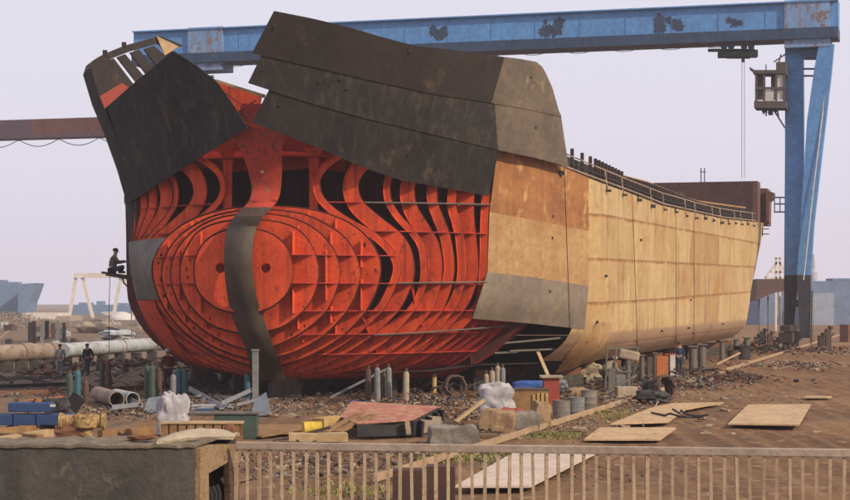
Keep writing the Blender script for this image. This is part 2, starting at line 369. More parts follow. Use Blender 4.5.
# ================================================================ the ship
OUT = {  # photo outline (right half) of each frame, top to keel
 0: [(243,229),(262,231),(278,239),(288,252),(292,270),(288,290),(276,303),(262,310),(243,313)],
 1: [(249,220),(275,222),(297,230),(311,247),(318,270),(313,295),(299,314),(280,327),(249,334)],
 2: [(254,213),(290,218),(315,230),(332,249),(339,270),(335,292),(323,314),(300,333),(275,345),(254,350)],
 3: [(259,209),(300,214),(328,226),(348,243),(359,268),(355,294),(343,315),(322,336),(295,351),(259,361)],
 4: [(265,206),(305,209),(340,219),(364,235),(377,254),(380,272),(373,297),(359,319),(336,340),(305,357),(265,369)],
 5: [(375,132),(345,156),(328,168),(320,181),(322,195),(334,208),(352,220),(374,232),(390,246),(398,258),(400,270),(395,287),(381,312),(355,336),(325,355),(295,368),(270,373)],
 6: [(395,142),(372,165),(361,177),(358,190),(364,203),(381,218),(399,232),(410,248),(414,270),(410,288),(397,312),(370,337),(334,360),(305,371),(276,376)],
 7: [(412,150),(395,173),(390,185),(391,200),(400,215),(414,230),(424,246),(427,270),(424,291),(413,312),(385,342),(349,363),(315,373),(281,378)],
 8: [(430,155),(417,180),(414,192),(417,207),(430,228),(439,246),(442,270),(438,294),(428,315),(400,345),(364,366),(325,375),(286,379)],
 9: [(446,160),(438,183),(437,200),(442,215),(448,230),(452,247),(454,270),(449,294),(438,317),(410,348),(378,366),(335,376),(292,380)],
 10: [(462,162),(457,188),(456,206),(460,221),(464,239),(466,270),(462,292),(452,313),(427,343),(393,364),(350,375),(297,380)],
 11: [(477,165),(474,192),(473.5,212),(475,230),(477,250),(478,270),(474,290),(464,310),(442,334),(408,359),(365,374),(302,380)],
 12: [(490,165),(489,197),(487.5,230),(487,262),(484,298),(473,317),(452,338),(420,361),(380,374),(308,380)],
}
for j in range(1, 7):
    OUT[12+j] = [(490+8*j, 165+2*j), (488+9*j, 230), (488+9*j, 262), (485+9*j, 296)]+[(x+9.3*j, y+.6*j) for x, y in OUT[12][5:-1]]+[(308+9*j, 380)]
def SI(i): return -1.3+.6*i
LINE = {}
for i, pts in OUT.items():
    s = SI(i); sm = smooth_line(pts, 5); LINE[i] = [TZ(x, y, s) for x, y in sm]
    LINE[i] = [(max(t, 0), z) for t, z in LINE[i]]; LINE[i][-1] = (0, LINE[i][-1][1])
    if i < 5: LINE[i][0] = (0, LINE[i][0][1])
ZT = {i: sorted([(z, t) for t, z in l]) for i, l in LINE.items()}
def bz(i, z):
    tab = ZT[i]
    if z <= tab[0][0]: return tab[0][1]
    if z >= tab[-1][0]: return tab[-1][1]
    return interp(tab, z)
def bmid(z):
    if z >= 2.6: return 12.0
    u = (2.6-z)/1.4; return 12-1.1*u*u
def bsz(s, z):
    if s < SI(12):
        f = (s-SI(0))/.6; i = max(0, min(11, int(f))); return lerp(bz(i, z), bz(i+1, z), min(max(f-i, 0), 1))
    u = min((s-SI(12))/8.1, 1)
    e = 1.5 if z > 4 else lerp(1.5, 1.1, (4-z)/3)
    return lerp(bz(12, z), bmid(z), 1-(1-u)**e)
SIL = [(75, 83), (105, 92), (135, 104.5), (170, 117), (203, 126.5), (240, 129.5), (270, 131), (300, 138), (325, 149), (347, 166), (365, 192), (375, 217), (382, 260)]
def blf(s, z):
    y = HY-(z-4)*F/83; px = interp(SIL, y); k = (px-CX)/F
    return min(bsz(s, z), (-7-74*k+s*(dx-dy*k))/(dy+dx*k)-.03)
def bq(q, s, z): return bsz(s, z) if q > 0 else max(blf(s, z), 0)
def on_side(px, py):
    lo, hi = -1.2, 120
    for _ in range(40):
        s = (lo+hi)/2; z = 5
        for _ in range(4):
            t = bsz(s, z); Y = OY+dy*s-dx*t; z = EYE+(HY-py)/F*Y
        if PX(W(s, t, z)) < px: lo = s
        else: hi = s
    return W(s, t, z)
LOWR = [(250, -.2), (300, .75), (345, 1.7), (372, 2.3), (395, 2.9), (417, 3.5), (438, 4.1), (456, 4.7), (474, 5.3), (489, 5.9), (520, 7.1), (560, 9.3), (590, 11.2)]
UPR = [(248, -2.4), (274, -2.0), (335, -.9), (432, 1.6), (508, 4.8), (562, 8.6), (605, 12.5)]
LOWL = sorted([(PX(W(SI(i), -bz(i, 8.6), 8.6)), SI(i)) for i in range(6, 13)]+[(248, -.2), (222, .9)])
UPL = [(84, 6.5), (98, 4.4), (120, 1.7), (176, -.6), (248, -1.9)]
def on_up(px, py, low, up, off=0.0):
    z = 11
    for _ in range(6):
        f = (z-8.2)/7.3; s = lerp(interp(low, px), interp(up, px), max(min(f, 1.15), -.2))+off
        t, z = TZ(px, py, s)
    return W(s, t, z)
def patch(top, bot, nu, nv, fn):
    """top and bottom photo polylines -> grid"""
    def at(line, u):
        L = [0]
        for a, b in zip(line, line[1:]): L.append(L[-1]+math.dist(a, b))
        x = u*L[-1]
        for i in range(len(line)-1):
            if x <= L[i+1]+1e-9:
                f = (x-L[i])/(L[i+1]-L[i]); return lerp(line[i][0], line[i+1][0], f), lerp(line[i][1], line[i+1][1], f)
        return line[-1]
    rows = []
    for j in range(nv+1):
        v = j/nv; r_ = []
        for i in range(nu+1):
            a = at(top, i/nu); b = at(bot, i/nu); r_.append(fn(lerp(a[0], b[0], v), lerp(a[1], b[1], v)))
        rows.append(r_)
    return rows
SHIP = thing('ship_hull', 'half built ship hull with bare red bow frames, dark flare plates and rusty side shell', 'ship', W(0, 0, 0))
SD = Vector((dx, dy, 0)); TD = Vector((dy, -dx, 0))
def circle_st(s, t, z, r, n=10, kz=1.0): return [W(s, t+r*math.cos(2*math.pi*k/n), z+kz*r*math.sin(2*math.pi*k/n)) for k in range(n)]
def in_poly(p, L):
    c_ = False; j = len(L)-1
    for i in range(len(L)):
        if (L[i][1] > p[1]) != (L[j][1] > p[1]) and p[0] < (L[j][0]-L[i][0])*(p[1]-L[i][1])/(L[j][1]-L[i][1]+1e-12)+L[i][0]: c_ = not c_
        j = i
    return c_
def web(s, outer, holes, th):
    loops = [outer]+holes; vs = []; es = []
    for l in loops:
        o_ = len(vs); vs += [Vector(p) for p in l]; es += [(o_+k, o_+(k+1) % len(l)) for k in range(len(l))]
    r_ = delaunay_2d_cdt(vs, es, [], 0, 1e-5); vv, fs = r_[0], r_[2]; keep = []
    for f in fs:
        c_ = sum((vv[k] for k in f), Vector((0, 0)))/len(f)
        if in_poly(c_, outer) and not any(in_poly(c_, h) for h in holes): keep.append(tuple(f))
    mb = MB(); mb.add([W(s, p[0], p[1]) for p in vv], keep); mb.add([W(s+th, p[0], p[1]) for p in vv], [f[::-1] for f in keep])
    for l in loops:
        k = len(l); mb.add([W(s, *p) for p in l]+[W(s+th, *p) for p in l], [(a, (a+1) % k, (a+1) % k+k, a+k) for a in range(k)])
    return mb
def ring_st(t, z, r, n=10, kz=1.0): return [(t+r*math.cos(2*math.pi*k/n), z+kz*r*math.sin(2*math.pi*k/n)) for k in range(n)]
# bulb frames: solid webs
for i in range(5):
    s = SI(i); l = LINE[i]; l = LINE[i] = [l[0]]+[q for q in l[1:-1] if q[0] > .02]+[l[-1]]; loop = [(t, z) for t, z in l]+[(-t, z) for t, z in l[::-1][1:-1]]
    holes = []; zc = 5.3
    if i in (0, 1, 2):
        for q in (-1, 1): holes.append(ring_st(q*.98, 5.42, .21-.02*i, 14))
    if i > 0:
        zt, zb = l[0][1], l[-1][1]
        n = 9+2*i
        for q in (-1, 1):
            for k in range(n):
                z = lerp(zb+.45, zt-.45, (k+.5)/n); t = bz(i, z)-.20
                tin = bz(i-1, z) if LINE[i-1][-1][1] < z < LINE[i-1][0][1] else 0
                if t-.12 > tin and t > .9 and random.random() < (.3 if q > 0 else .75): holes.append(ring_st(q*(t-random.uniform(0, .25)*(t-tin)), z, random.uniform(.035, .06), 6, 1.8))
    wf = obj('bulb_frame', web(s, loop, holes, .03), RED, SHIP, fixn=False)
    # dark rim round the web edge, painted as the shadow line between rings
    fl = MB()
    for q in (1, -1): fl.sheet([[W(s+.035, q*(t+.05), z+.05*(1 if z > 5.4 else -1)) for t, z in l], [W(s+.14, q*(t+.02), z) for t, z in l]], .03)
    obj('flange_or_shade_rim', fl, EDGE, wf)
# open web frames
WID = {5: .26, 6: .62, 7: .24, 8: .58, 9: .40, 10: .34, 11: .66, 12: .3}
for i in range(5, 19):
    s = SI(i); l = LINE[i]; wd = WID.get(i, .5); mb = MB(); fl = MB()
    inner = []
    for k, (t, z) in enumerate(l):
        a = l[max(k-1, 0)]; b = l[min(k+1, len(l)-1)]; d = Vector((b[0]-a[0], b[1]-a[1])).normalized(); nrm = Vector((d.y, -d.x))
        if nrm.x > 0 and k < len(l)-3 and abs(d.y) > .3: nrm = -nrm
        if nrm.y < 0 and abs(d.y) <= .3: nrm = -nrm
        low = max(0, min(1, (3.5-z)/1.8)); ww = wd*(1+.1*low)+.55*low
        inner.append((max(t+nrm.x*ww, 0), z+nrm.y*ww))
    for q in (1, -1):
        if q > 0: a = [W(s, t, z) for t, z in l]; b = [W(s, t, z) for t, z in inner]
        else: a = [W(s, -min(t, max(blf(s, z), .0)), z) for t, z in l]; b = [W(s, -min(u_[0], max(blf(s, u_[1])-.2, 0)), u_[1]) for u_ in inner]
        mb.sheet([a, b], .025, nrm=-SD); fl.sheet([[p-SD*.07 for p in b], [p+SD*.07 for p in b]], .025)
        ed = MB().sheet([[p+SD*.028+TD*q*.045 for p in a], [p+SD*.13+TD*q*.02 for p in a]], .02)  # dark strip painting the shadow line behind the frame's outer edge
        obj('frame_shade_line', ed, EDGE, SHIP)
    wf = obj('web_frame', mb, RED if i < 13 else RED2, SHIP); obj('flange_or_shade_rim', fl, RED, wf)
# horizontal stringers
def stringer(py, i0, i1, depth, m=RED2, q0=(1, -1), zref=76):
    z = EYE+(HY-py)/F*zref
    for q in q0:
        mb = MB(); a, b = [], []
        for i in range(i0, i1+1):
            t = bz(i, z) if ZT[i][0][0] <= z <= ZT[i][-1][0] else 0
            a.append(W(SI(i)+.03, q*t, z)); b.append(W(SI(i)+.03, q*max(t-depth, 0), z))
        if len(a) > 1: mb.sheet([a, b], .035, nrm=(0, 0, 1)); obj('stringer', mb, m, SHIP)
stringer(203, 5, 12, .45); stringer(232, 5, 12, .9); stringer(256.5, 0, 5, 1.2); stringer(283.5, 0, 5, 1.3); stringer(283.5, 5, 12, .6); stringer(310, 1, 5, 1.3); stringer(310, 5, 12, .55); stringer(333, 2, 14, .7); stringer(353, 4, 16, .9)
# long light battens tacked along the frames
def batten(pyl, i0, i1):
    mb = MB()
    pts = []
    for i in range(i0, i1+1):
        z = EYE+(HY-interp(pyl, SI(i)))/F*76; pts.append(W(SI(i)-.02, bz(i, z)+.05, z))
    mb.tube(pts, .035, 5); obj('batten', mb, GREY2, SHIP)
batten([(1, 284), (6, 281.5)], 5, 12); batten([(1, 336), (6, 330), (9.5, 326)], 6, 18); batten([(1, 204), (6, 203)], 6, 12)
# vertical intercostals between the bulb webs
for i in range(0, 4):
    for t in (-4.3, -3.2, -2.0, 2.0, 3.2, 4.3):
        a1 = [z for z, tt in ZT[i+1] if tt > abs(t)+.1]; a0 = [z for z, tt in ZT[i] if tt > abs(t)]
        if len(a1) < 2: continue
        segs = [(min(a1), max(a1))] if len(a0) < 2 else [(min(a1), min(a0)), (max(a0), max(a1))]
        for z0, z1 in segs:
            if z1-z0 > .25: obj('intercostal', MB().box((W(SI(i+1)-.13, t, (z0+z1)/2)), (.02, .24, z1-z0-.06), rot=(0, 0, -math.atan2(dx, dy))), RED, SHIP)
# deep longitudinal girders through the bilge frames
for t in (-6.0, -4.2, -2.4, 2.4, 4.2, 6.0):
    mb = MB(); a_, b_ = [], []
    for i in range(4, 17):
        lows = [z for z, tt in ZT[i] if tt > abs(t)]
        if not lows or min(lows) > 5: continue
        a_.append(W(SI(i)+.03, t, min(lows)+.08)); b_.append(W(SI(i)+.03, t, min(lows)+.6))
    if len(a_) > 1: obj('bilge_girder', mb.sheet([a_, b_], .025, nrm=TD), RED2, SHIP)
# bulkhead behind the frames, inner deck, pillars, deck girder
mb = MB(); sb = 8.6
loop = [(bsz(sb, z)-.15, z) for z in [1.2+k*.5 for k in range(19)]]
mb.prism([W(sb, t, z) for t, z in loop]+[W(sb, -t, z) for t, z in loop[::-1]], SD*.05)
for t in range(-7, 8): mb.box(W(sb-.12, t, 5.8), (.03, .2, 9), rot=(0, 0, -math.atan2(dx, dy)))
obj('bulkhead', mb, mat('dark_red_bulkhead', (.10, .022, .016), (.06, .017, .013), .8, None, rough=.8), SHIP)  # red-brown darkened: interior shade is put into the colour
mb = MB(); outl = [(s, interp([(1.4, 1.5), (2.5, 4.6), (4, 7.2), (6, 8.6), (10, 10.6), (14, 11.7)], s)) for s in [1.4+.6*k for k in range(13)]]
mb.prism([W(s, t, 10.1) for s, t in outl]+[W(s, -t, 10.1) for s, t in outl[::-1]], (0, 0, .06)); obj('inner_deck', mb, RED2, SHIP, fixn=True)
mb = MB(); mb.prism([W(2.2, *TZ(x, y, 2.2)) for x, y in [(196, 118), (240, 116), (300, 121), (345, 150), (338, 158), (300, 152), (226, 150), (188, 152)]], SD*.04)
mb.sheet([[W(2.1, *TZ(x, y, 2.1)) for x, y in [(205, 150), (330, 154)]], [W(2.1+.4, *TZ(x, y, 2.5)) for x, y in [(208, 150), (333, 154)]]], .03)
obj('deck_beam', mb, RED2, SHIP)
mb = MB(); mb.prism([W(3.4, *TZ(x, y, 3.4)) for x, y in [(200, 152), (345, 156), (345, 172), (310, 168), (285, 171), (240, 171), (200, 168)]], SD*.04); obj('deck_beam', mb, RED2, SHIP)
obj('deck_beam', MB().prism([W(4.2, *TZ(x, y, 4.2)) for x, y in [(190, 138), (350, 138), (350, 160), (190, 160)]], SD*.04), RED2, SHIP)
for cxp in (227.5, 313.5):
    mb = MB(); k = [(-10, 148), (-6, 156), (-4.5, 168), (-4.2, 212), (4.2, 212), (4.5, 168), (6, 156), (10, 148)]
    mb.prism([W(1.9, *TZ(cxp+a, y, 1.9)) for a, y in k], SD*.04)
    mb.bar(W(1.98, *TZ(cxp, 150, 1.98)), W(1.98, *TZ(cxp, 214, 1.98)), .06, .34, up=SD); obj('pillar', mb, RED, SHIP)
# stem ribbon
ST = [(104, 262, 20), (118, 261, 23), (135, 260, 25), (152, 262, 20), (170, 265, 17), (188, 266.5, 14.5), (200, 264, 14), (208, 258, 14), (217, 249, 14), (230, 241.5, 14), (250, 238.5, 13.5), (270, 238.5, 13.5), (295, 242, 14), (320, 249, 15), (345, 259, 14), (365, 265.5, 15), (380, 271, 16)]
def ribbon(sub, name, m, ds=0):
    rows = []
    for y, cxp, hw in smooth_line(sub, 4):
        s = min((cxp-255)/8.95, .45+interp([(250, -1.75), (290, -1.5), (313, -1.42), (334, -1.0), (350, -.4), (361, .2), (369, .8), (380, 1.5)], y)) if y > 215 else (cxp-255)/8.95; r_ = []
        for k in (-1, -.5, 0, .5, 1):
            sk = s-.45+ds+.30*k*k*(1 if y > 200 else .2); t0, z = TZ(cxp+k*hw, y, sk); r_.append(W(sk, t0, z))
        rows.append(r_)
    mb = MB().sheet(rows, .035); obj(name, mb, m, SHIP, smooth=True)
ribbon(ST[:8], 'stem_plate', mat('stem_red', (.40, .045, .022), (.28, .035, .018), 1.0, (.12, .035, .022), .54, .7, streak=.6, streakc=(.14, .03, .02))); ribbon(ST[7:], 'stem_plate', mat('brown_grey_stem', (.062, .046, .032), (.042, .033, .025), .8, (.11, .075, .045), .6, .65, streak=.5))
for x, y in [(262, 172), (268, 190)]:
    t, z = TZ(x, y, .2); obj('welded_lug', MB().box(W(.2, t, z), (.12, .08, .1)), GREY2, SHIP)
# --- flare plates, right side
upR = lambda o: (lambda x, y: on_up(x, y, LOWR, UPR, o))
def plate(top, bot, nu, nv, fn, m, label, name='flare_plate', th=.04):
    g = patch(top, bot, nu, nv, fn); mb = MB().sheet(g, th); o = obj(name, mb, m, SHIP, smooth=True); props(o, label)
    wm = mat('weld_line', (.09, .07, .05), (.05, .04, .032), 2, None) if m in (DARK, DARK2, DARK3) else mat('weld_line_rust', (.16, .08, .035), (.1, .05, .03), 2, None)
    cols = [int(nu*f) for f in ((.3, .62) if nu > 20 else (.5,))]
    for c_ in cols:
        pts = [g[j][min(c_+(0 if j < nv/2 else 0), nu)]-SD*.03 for j in range(nv+1)]; obj('weld_seam', MB().tube(pts, .016, 4), wm, o)
    for _ in range(3 if nu > 20 else 1):
        j, i = random.randint(1, nv-1), random.randint(1, nu-1); obj('lifting_lug', MB().box(g[j][i]-SD*.06, (.09, .1, .12)), BRUST, o)
    return o
plate([(274, 11), (310, 18), (348, 27), (385, 38), (416, 46), (444, 49), (504, 57)], [(252, 53), (300, 64), (356, 77), (432, 94), (491, 103)], 28, 6, upR(-.04), DARK2, 'topmost long dark brown flare plate')
plate([(504, 57), (520, 59), (536, 62)], [(491, 103), (525, 109), (561, 117)], 10, 6, lambda x, y: upR(-.04)(x, y), LITE, 'rusty grey corner of the top flare row')
plate([(262, 54), (356, 74), (432, 91), (494, 100)], [(248, 83), (300, 100), (360, 117), (430, 134), (498, 150)], 26, 5, upR(0), DARK3, 'black middle row flare plate')
plate([(492, 99), (530, 106), (560, 114)], [(498, 150), (535, 158), (568, 167)], 10, 5, upR(0), LITE, 'pale brown plate of the middle flare row')
plate([(270, 88), (300, 98), (360, 114), (430, 132), (499, 148)], [(252, 122), (288, 136), (324, 150), (362, 167), (400, 180), (445, 188), (488, 196)], 28, 6, upR(.04), DARK, 'dark grey lowest flare plate on the right')
# the lit return edge of the top row
mb = MB().sheet(patch([(536, 62), (543, 68), (552, 88), (560, 117)], [(531, 62), (538, 72), (546, 92), (553, 116)], 8, 2, upR(.15)), .03); obj('flare_edge_strip', mb, LITE, SHIP)
# --- flare plate, left side
upL = lambda o: (lambda x, y: on_up(x, y, LOWL, UPL, o))
plate([(104, 110), (138, 80), (174, 51), (196, 65), (216, 80.5), (232, 103), (247, 126)], [(128, 204), (188, 165), (248, 128)], 28, 12, upL(-.1), DARK3, 'dark flare plate on the left shoulder')
# ---- side plates of the bow, right side
plate([(497, 149), (540, 158), (588, 178)], [(489, 212), (538, 221), (588, 231)], 14, 8, on_side, ORNG, 'orange rusted shell plate below the flare', 'side_plate')
plate([(489, 212), (538, 221), (588, 231)], [(487, 272), (538, 278), (588, 286)], 14, 8, on_side, TAN, 'tan rust speckled shell plate', 'side_plate')
plate([(487, 272), (538, 278), (588, 286)], [(472, 318), (530, 323), (584, 329)], 14, 8, on_side, GREYP, 'smooth grey shell plate above the open bilge', 'side_plate')
# ---- main side shell
GUN = [(560, 167.5), (586, 177.5), (632, 194), (663, 206), (700, 214), (724, 219), (765, 223)]
def gun_z(s):
    v = W(s, bsz(s, 9), 9); py = interp(GUN, PX(v)); return EYE+(HY-py)/F*v.y
S0 = 11.35
def side_grid(q, nS=110, nZ=26):
    rows = []; uv = []
    for j in range(nZ+1):
        for i in range(nS+1):
            pass
    for j in range(nZ+1):
        v = j/nZ; r_ = []
        for i in range(nS+1):
            u = i/nS
            s = lerp(S0, 92, u); zt = gun_z(s); zb = lerp(1.35, 1.2, min(u*8, 1)); z = lerp(zt, zb, v)
            se = lerp(80, 92, min(max((z-1.2)/9, 0), 1)**.8); s = lerp(S0, se, u)
            t = bq(q, s, z)
            if u > .93: t -= (u-.93)/.07*(.05+.9*v)
            t += .03*math.sin(s*.9)*math.sin(z*1.7)
            r_.append(W(s, q*t, z)); uv.append((s, z-.014*(s-20)*min(max((z-2.5)/2, 0), 1)))
        rows.append(r_)
    return rows, uv
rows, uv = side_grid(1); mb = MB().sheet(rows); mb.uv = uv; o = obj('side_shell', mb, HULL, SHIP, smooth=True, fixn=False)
# lower bow corner of the side shell, cut on a slant
lowf = lambda x, y: on_side(x, y)
rows = patch([(584, 329), (588, 322), (596, 322), (612, 322)], [(555, 373), (570, 369), (585, 363), (606, 357)], 12, 10, on_side)
mb = MB().sheet(rows, .03)
rowsb = patch([(586.5, 286), (597, 287)], [(584, 330), (597, 330)], 4, 8, lambda x, y: on_side(x, y)); 
obj('bilge_plate', mb, mat('rusty_bilge_plate', (.36, .235, .115), (.27, .155, .065), .8, (.16, .085, .045), .56, .8, streak=.4), SHIP, smooth=True)
# weld scars, doubler patches and hanging lines on the side
for x, y in [(596, 322), (661, 331), (688, 328), (722, 324), (605, 276), (690, 300), (640, 240)]:
    v = on_side(x, y); obj('lifting_lug', MB().box(v+TD*.05, (.13, .1, .12)), BLACK, SHIP)
for x, y0, y1 in [(563, 168, 328), (631, 192, 350), (675, 208, 345), (693, 213, 340)]:
    pts = [on_side(x+(y-y0)*.035*(1 if x < 640 else 0), y)+TD*.06 for y in [lerp(y0, y1, k/14) for k in range(15)]]
    obj('hanging_line', MB().tube(pts, .014, 5), BRUST, SHIP)
# left hull shell, bottom, transom, deck
SILL = [(75, 83), (105, 92), (135, 104.5), (170, 117), (203, 126.5), (240, 129.5)]
rows = []
for y, x in SILL+[(262, 130)]:
    t7, z = TZ(x, y, 7.0); b7 = -t7; r_ = []
    for s, db in [(4.9, -1.45), (6, -.62), (7, 0), (8, .42), (9, .66), (11, 1.0), (14, 1.3)]: r_.append(W(s, -(b7+db), z))
    rows.append(r_)
obj('bow_shell', MB().sheet(rows, .04, nrm=-TD), DARK2, SHIP, smooth=True)
rows, uv = side_grid(-1, 40, 10); obj('side_shell', MB().sheet(rows), DARK2, SHIP, fixn=False)
def shell_loft(i0, i1, z0, z1, q, m, name, label=None, off=.06, n=14, subs=3, diag=None):
    rows = []
    for k in range(n+1):
        z = lerp(z0, z1, k/n); r_ = []
        a, b = i0, i1
        if diag: a = lerp(diag[0], diag[1], k/n)
        for j in range(subs*(i1-i0)+1):
            s = lerp(SI(a), SI(b), j/(subs*(i1-i0))); r_.append(W(s, q*(bq(q, s, z)+off), z))
        rows.append(r_)
    o = obj(name, MB().sheet(rows, .03), m, SHIP, smooth=True)
    if label: props(o, label)
shell_loft(4, 15, 4.15, 6.75, -1, GREY2, 'side_plate', 'grey shell plate tacked on the left side')
shell_loft(9, 17, .85, 4.12, -1, RED, 'bilge_strake', 'smooth red strake on the left turn of bilge', diag=(9, 4.8), n=26)
shell_loft(11, 22, 4.1, 9, -1, DARK2, 'inner_strake', off=.0)
mb = MB(); ss = [4.0, 5.9, 7, 9, 11, 14, 30, 60, 80]
mb.sheet([[W(s, -bsz(s, 1.3)+.3, 1.22 if s > 8 else 1.0) for s in ss], [W(s, bsz(s, 1.3)-.3, 1.22 if s > 8 else 1.0) for s in ss]], .04, nrm=(0, 0, -1)); obj('bottom_plating', mb, DARK2, SHIP)
mb = MB(); ss = [6+4*k for k in range(22)]
mb.sheet([[W(s, -bsz(s, 9)+.05, gun_z(s)-.25) for s in ss], [W(s, bsz(s, 9)-.05, gun_z(s)-.25) for s in ss]], .05, nrm=(0, 0, 1)); obj('main_deck', mb, RUST, SHIP)
mb = MB(); mb.prism([W(91.5, -11.4, 10.9), W(91.5, 11.4, 10.9), W(80, 10, 1.3), W(80, -10, 1.3)], SD*.1); obj('transom', mb, RUST, SHIP)
# stage timbers in the open bilge
for a, b in [((515, 343), (560, 339)), ((560, 339), (578, 337)), ((505, 353), (528, 352)), ((520, 351), (566, 349))]:
    pa = on_side(*a)-TD*.5; pb = on_side(*b)-TD*.5; obj('bilge_batten', MB().bar(pa, pb, .07, .08), GREY2, SHIP)
# upper red deck piece between the plates, with a pale edge
mb = MB(); mb.prism([W(1.2, *TZ(x, y, 1.2)) for x, y in [(206, 80), (214, 80), (262, 97), (256, 124), (268, 136), (222, 152), (205, 150), (205, 110)]], SD*.04); obj('bow_web', mb, RED, SHIP)
mb = MB(); mb.sheet([[W(-.1, *TZ(x, y, -.1)) for x, y in [(215, 79), (240, 87), (263, 94)]], [W(-.1, *TZ(x, y, -.1)) for x, y in [(216, 82), (241, 90), (262, 97.5)]]], .3, nrm=-SD); obj('deck_edge', mb, WOODP, SHIP)
for a, b in [((224, 92), (240, 104)), ((238, 112), (256, 100)), ((244, 122), (256, 128))]:
    obj('bracket', MB().bar(W(.05, *TZ(*a, .05)), W(.05, *TZ(*b, .05)), .12, .05), RED, SHIP)
# inner left bulwark with its slots
def inl(x, y):
    s = interp([(80, 6.9), (95, 8.0), (125, 10.5), (183, 15)], x); return W(s, *TZ(x, y, s))
mb = MB().sheet(patch([(83, 75), (86, 66), (95, 59), (105, 53.5), (125, 45.5), (160, 36), (183, 46)], [(84, 78), (90, 70), (98, 64), (110, 59), (128, 52), (156, 44), (170, 50)], 24, 2, inl), .05); obj('bulwark_rim', mb, DARK2, SHIP)
rows = patch([(84, 76), (93, 67), (105, 61), (113, 58.5)], [(104, 112), (112, 106), (124, 96), (134, 86)], 10, 6, inl); obj('bulwark_panel', MB().sheet(rows, .05), DARK2, SHIP)
for q in [[(116, 57.5), (124, 54.5), (146, 80), (137, 84.5)], [(129, 53), (138, 50), (155, 72), (148, 78)], [(143, 49.5), (153, 46), (168, 60), (157, 68)], [(158, 44), (164, 44), (174, 54), (169, 60)]]:
    rows = patch([q[0], q[1]], [q[3], q[2]], 2, 4, inl); obj('bulwark_frame', MB().sheet(rows, .08), DARK2, SHIP)
mb = MB().sheet(patch([(99, 100), (125, 84)], [(106, 114), (137, 92)], 3, 2, lambda x, y: inl(x, y)-SD*.4), .04); obj('bulwark_liner', mb, BRICK, SHIP)
mb = MB().prism([inl(160, 37.5)-SD*.5, inl(182, 48)-SD*.5, inl(168, 57)-SD*.5], TD*.05); obj('pale_gusset', mb, WOODP, SHIP)
for x in (105, 124): obj('bulwark_knob', MB().box(inl(x, interp([(105, 53), (124, 45)], x)), (.2, .2, .25)), DARK2, SHIP)
# ---- deck edge: coaming, stanchions and rails
CO = [(566, 145), (574, 147), (608, 161.6), (632, 173.6), (663, 182), (700, 197.6), (710, 201), (748, 206.5), (760, 208)]
RA = [(566, 153.5), (608, 171), (632, 181), (663, 193), (700, 203.6), (724, 209), (752, 213)]
def edge_pt(s, tab, inn):
    v = W(s, bsz(s, 9)-inn, 9); py = interp(tab, PX(W(s, bsz(s, 9), 9))); v.z = EYE+(HY-py)/F*v.y; return v
ss = [9.8+.9*k for k in range(84)]
top = [edge_pt(s, CO, .9) for s in ss]; bot = [edge_pt(s, GUN, .9)-Vector((0, 0, .3)) for s in ss]
topc = [lerp(b, t, .80) for t, b in zip(top, bot)]
obj('coaming', MB().sheet([[lerp(b, t, .86) for t, b in zip(top[1:], bot[1:])], bot[1:]], .06), mat('black_coaming', (.03, .027, .027), (.02, .02, .02), 1, None), SHIP)
obj('coaming_top', MB().tube(top[8:], [.05]*len(top[8:]), 6), TAN, SHIP, smooth=True)
obj('coaming_cap', MB().sheet([top[12:], [lerp(b, t, .87)+TD*.02 for t, b in zip(top[12:], bot[12:])]], .03), TAN, SHIP)
obj('guard_rail', MB().tube([edge_pt(s, RA, .05) for s in ss], .036, 5), DUSTY, SHIP, smooth=True)
obj('guard_rail', MB().tube([edge_pt(s, GUN, -.05)+Vector((0, 0, .12)) for s in ss], .04, 5), DUSTY, SHIP, smooth=True)
obj('guard_rail', MB().tube([lerp(edge_pt(s, GUN, -.05), edge_pt(s, RA, .05), .5) for s in ss], .028, 5), BLACK, SHIP, smooth=True)
for k, s in enumerate(ss[::1]):
    b = edge_pt(s, GUN, .5); t = edge_pt(s, CO, .5); 
    if s < 22: t = t+Vector((0, 0, .1))
    else: t = lerp(b, t, .9)
    obj('stanchion', MB().bar(b-Vector((0, 0, .1)), t, .14 if s < 40 else .10, .16, up=SD), BRUST, SHIP)
for k, s in enumerate(ss[::5]):
    b = edge_pt(s, GUN, -.06); t = edge_pt(s, RA, .04); obj('rail_post', MB().bar(b-Vector((0, 0, .25)), t, .06), DUSTY if k % 3 else BRUST, SHIP)
    obj('gunwale_lug', MB().box(b+Vector((0, 0, -random.uniform(.2, .34)))+TD*.06, (random.uniform(.12, .3), .14, random.uniform(.1, .2))), BLACK, SHIP)
# ---- aft block
mb = MB(); te, ze = TZ(757.5, 181, 90); mb.prism([W(90, -10, ze), W(90, te, ze), W(90, te, 9.5), W(90, -10, 9.5)], SD*2.5)
obj('aft_bulkhead', mb, MAROON, SHIP)
def W2(x, y, s=93): return W(s, *TZ(x, y, s))
obj('aft_block', MB().prism([W2(757, 188), W2(767.5, 188.5), W2(768, 225), W2(757, 225)], SD*3), MAROON, SHIP)
obj('aft_bulwark', MB().prism([W2(766, 191, 92.4), W2(773.5, 192.5, 92.4), W2(773, 198, 92.4), W2(769.5, 201, 92.4), W2(769, 222, 92.4), W2(766, 222, 92.4)], SD*2), MAROON, SHIP)
for x in (701, 704.5): obj('mast', MB().tube([W2(x, 183, 90.5), W2(x, 168, 90.5)], .05, 5), GREYC, SHIP)
obj('mast_spar', MB().tube([W2(700, 172, 90.5), W2(706, 172, 90.5)], .04, 5), GREYC, SHIP)
m_ = MB()
for y in (222, 229, 234): m_.bar(W2(762, y, 91), W2(769, y, 91), .08)
m_.bar(W2(762.5, 222, 91), W2(762.5, 236, 91), .08); obj('stern_ladder', m_, BLACK, SHIP)

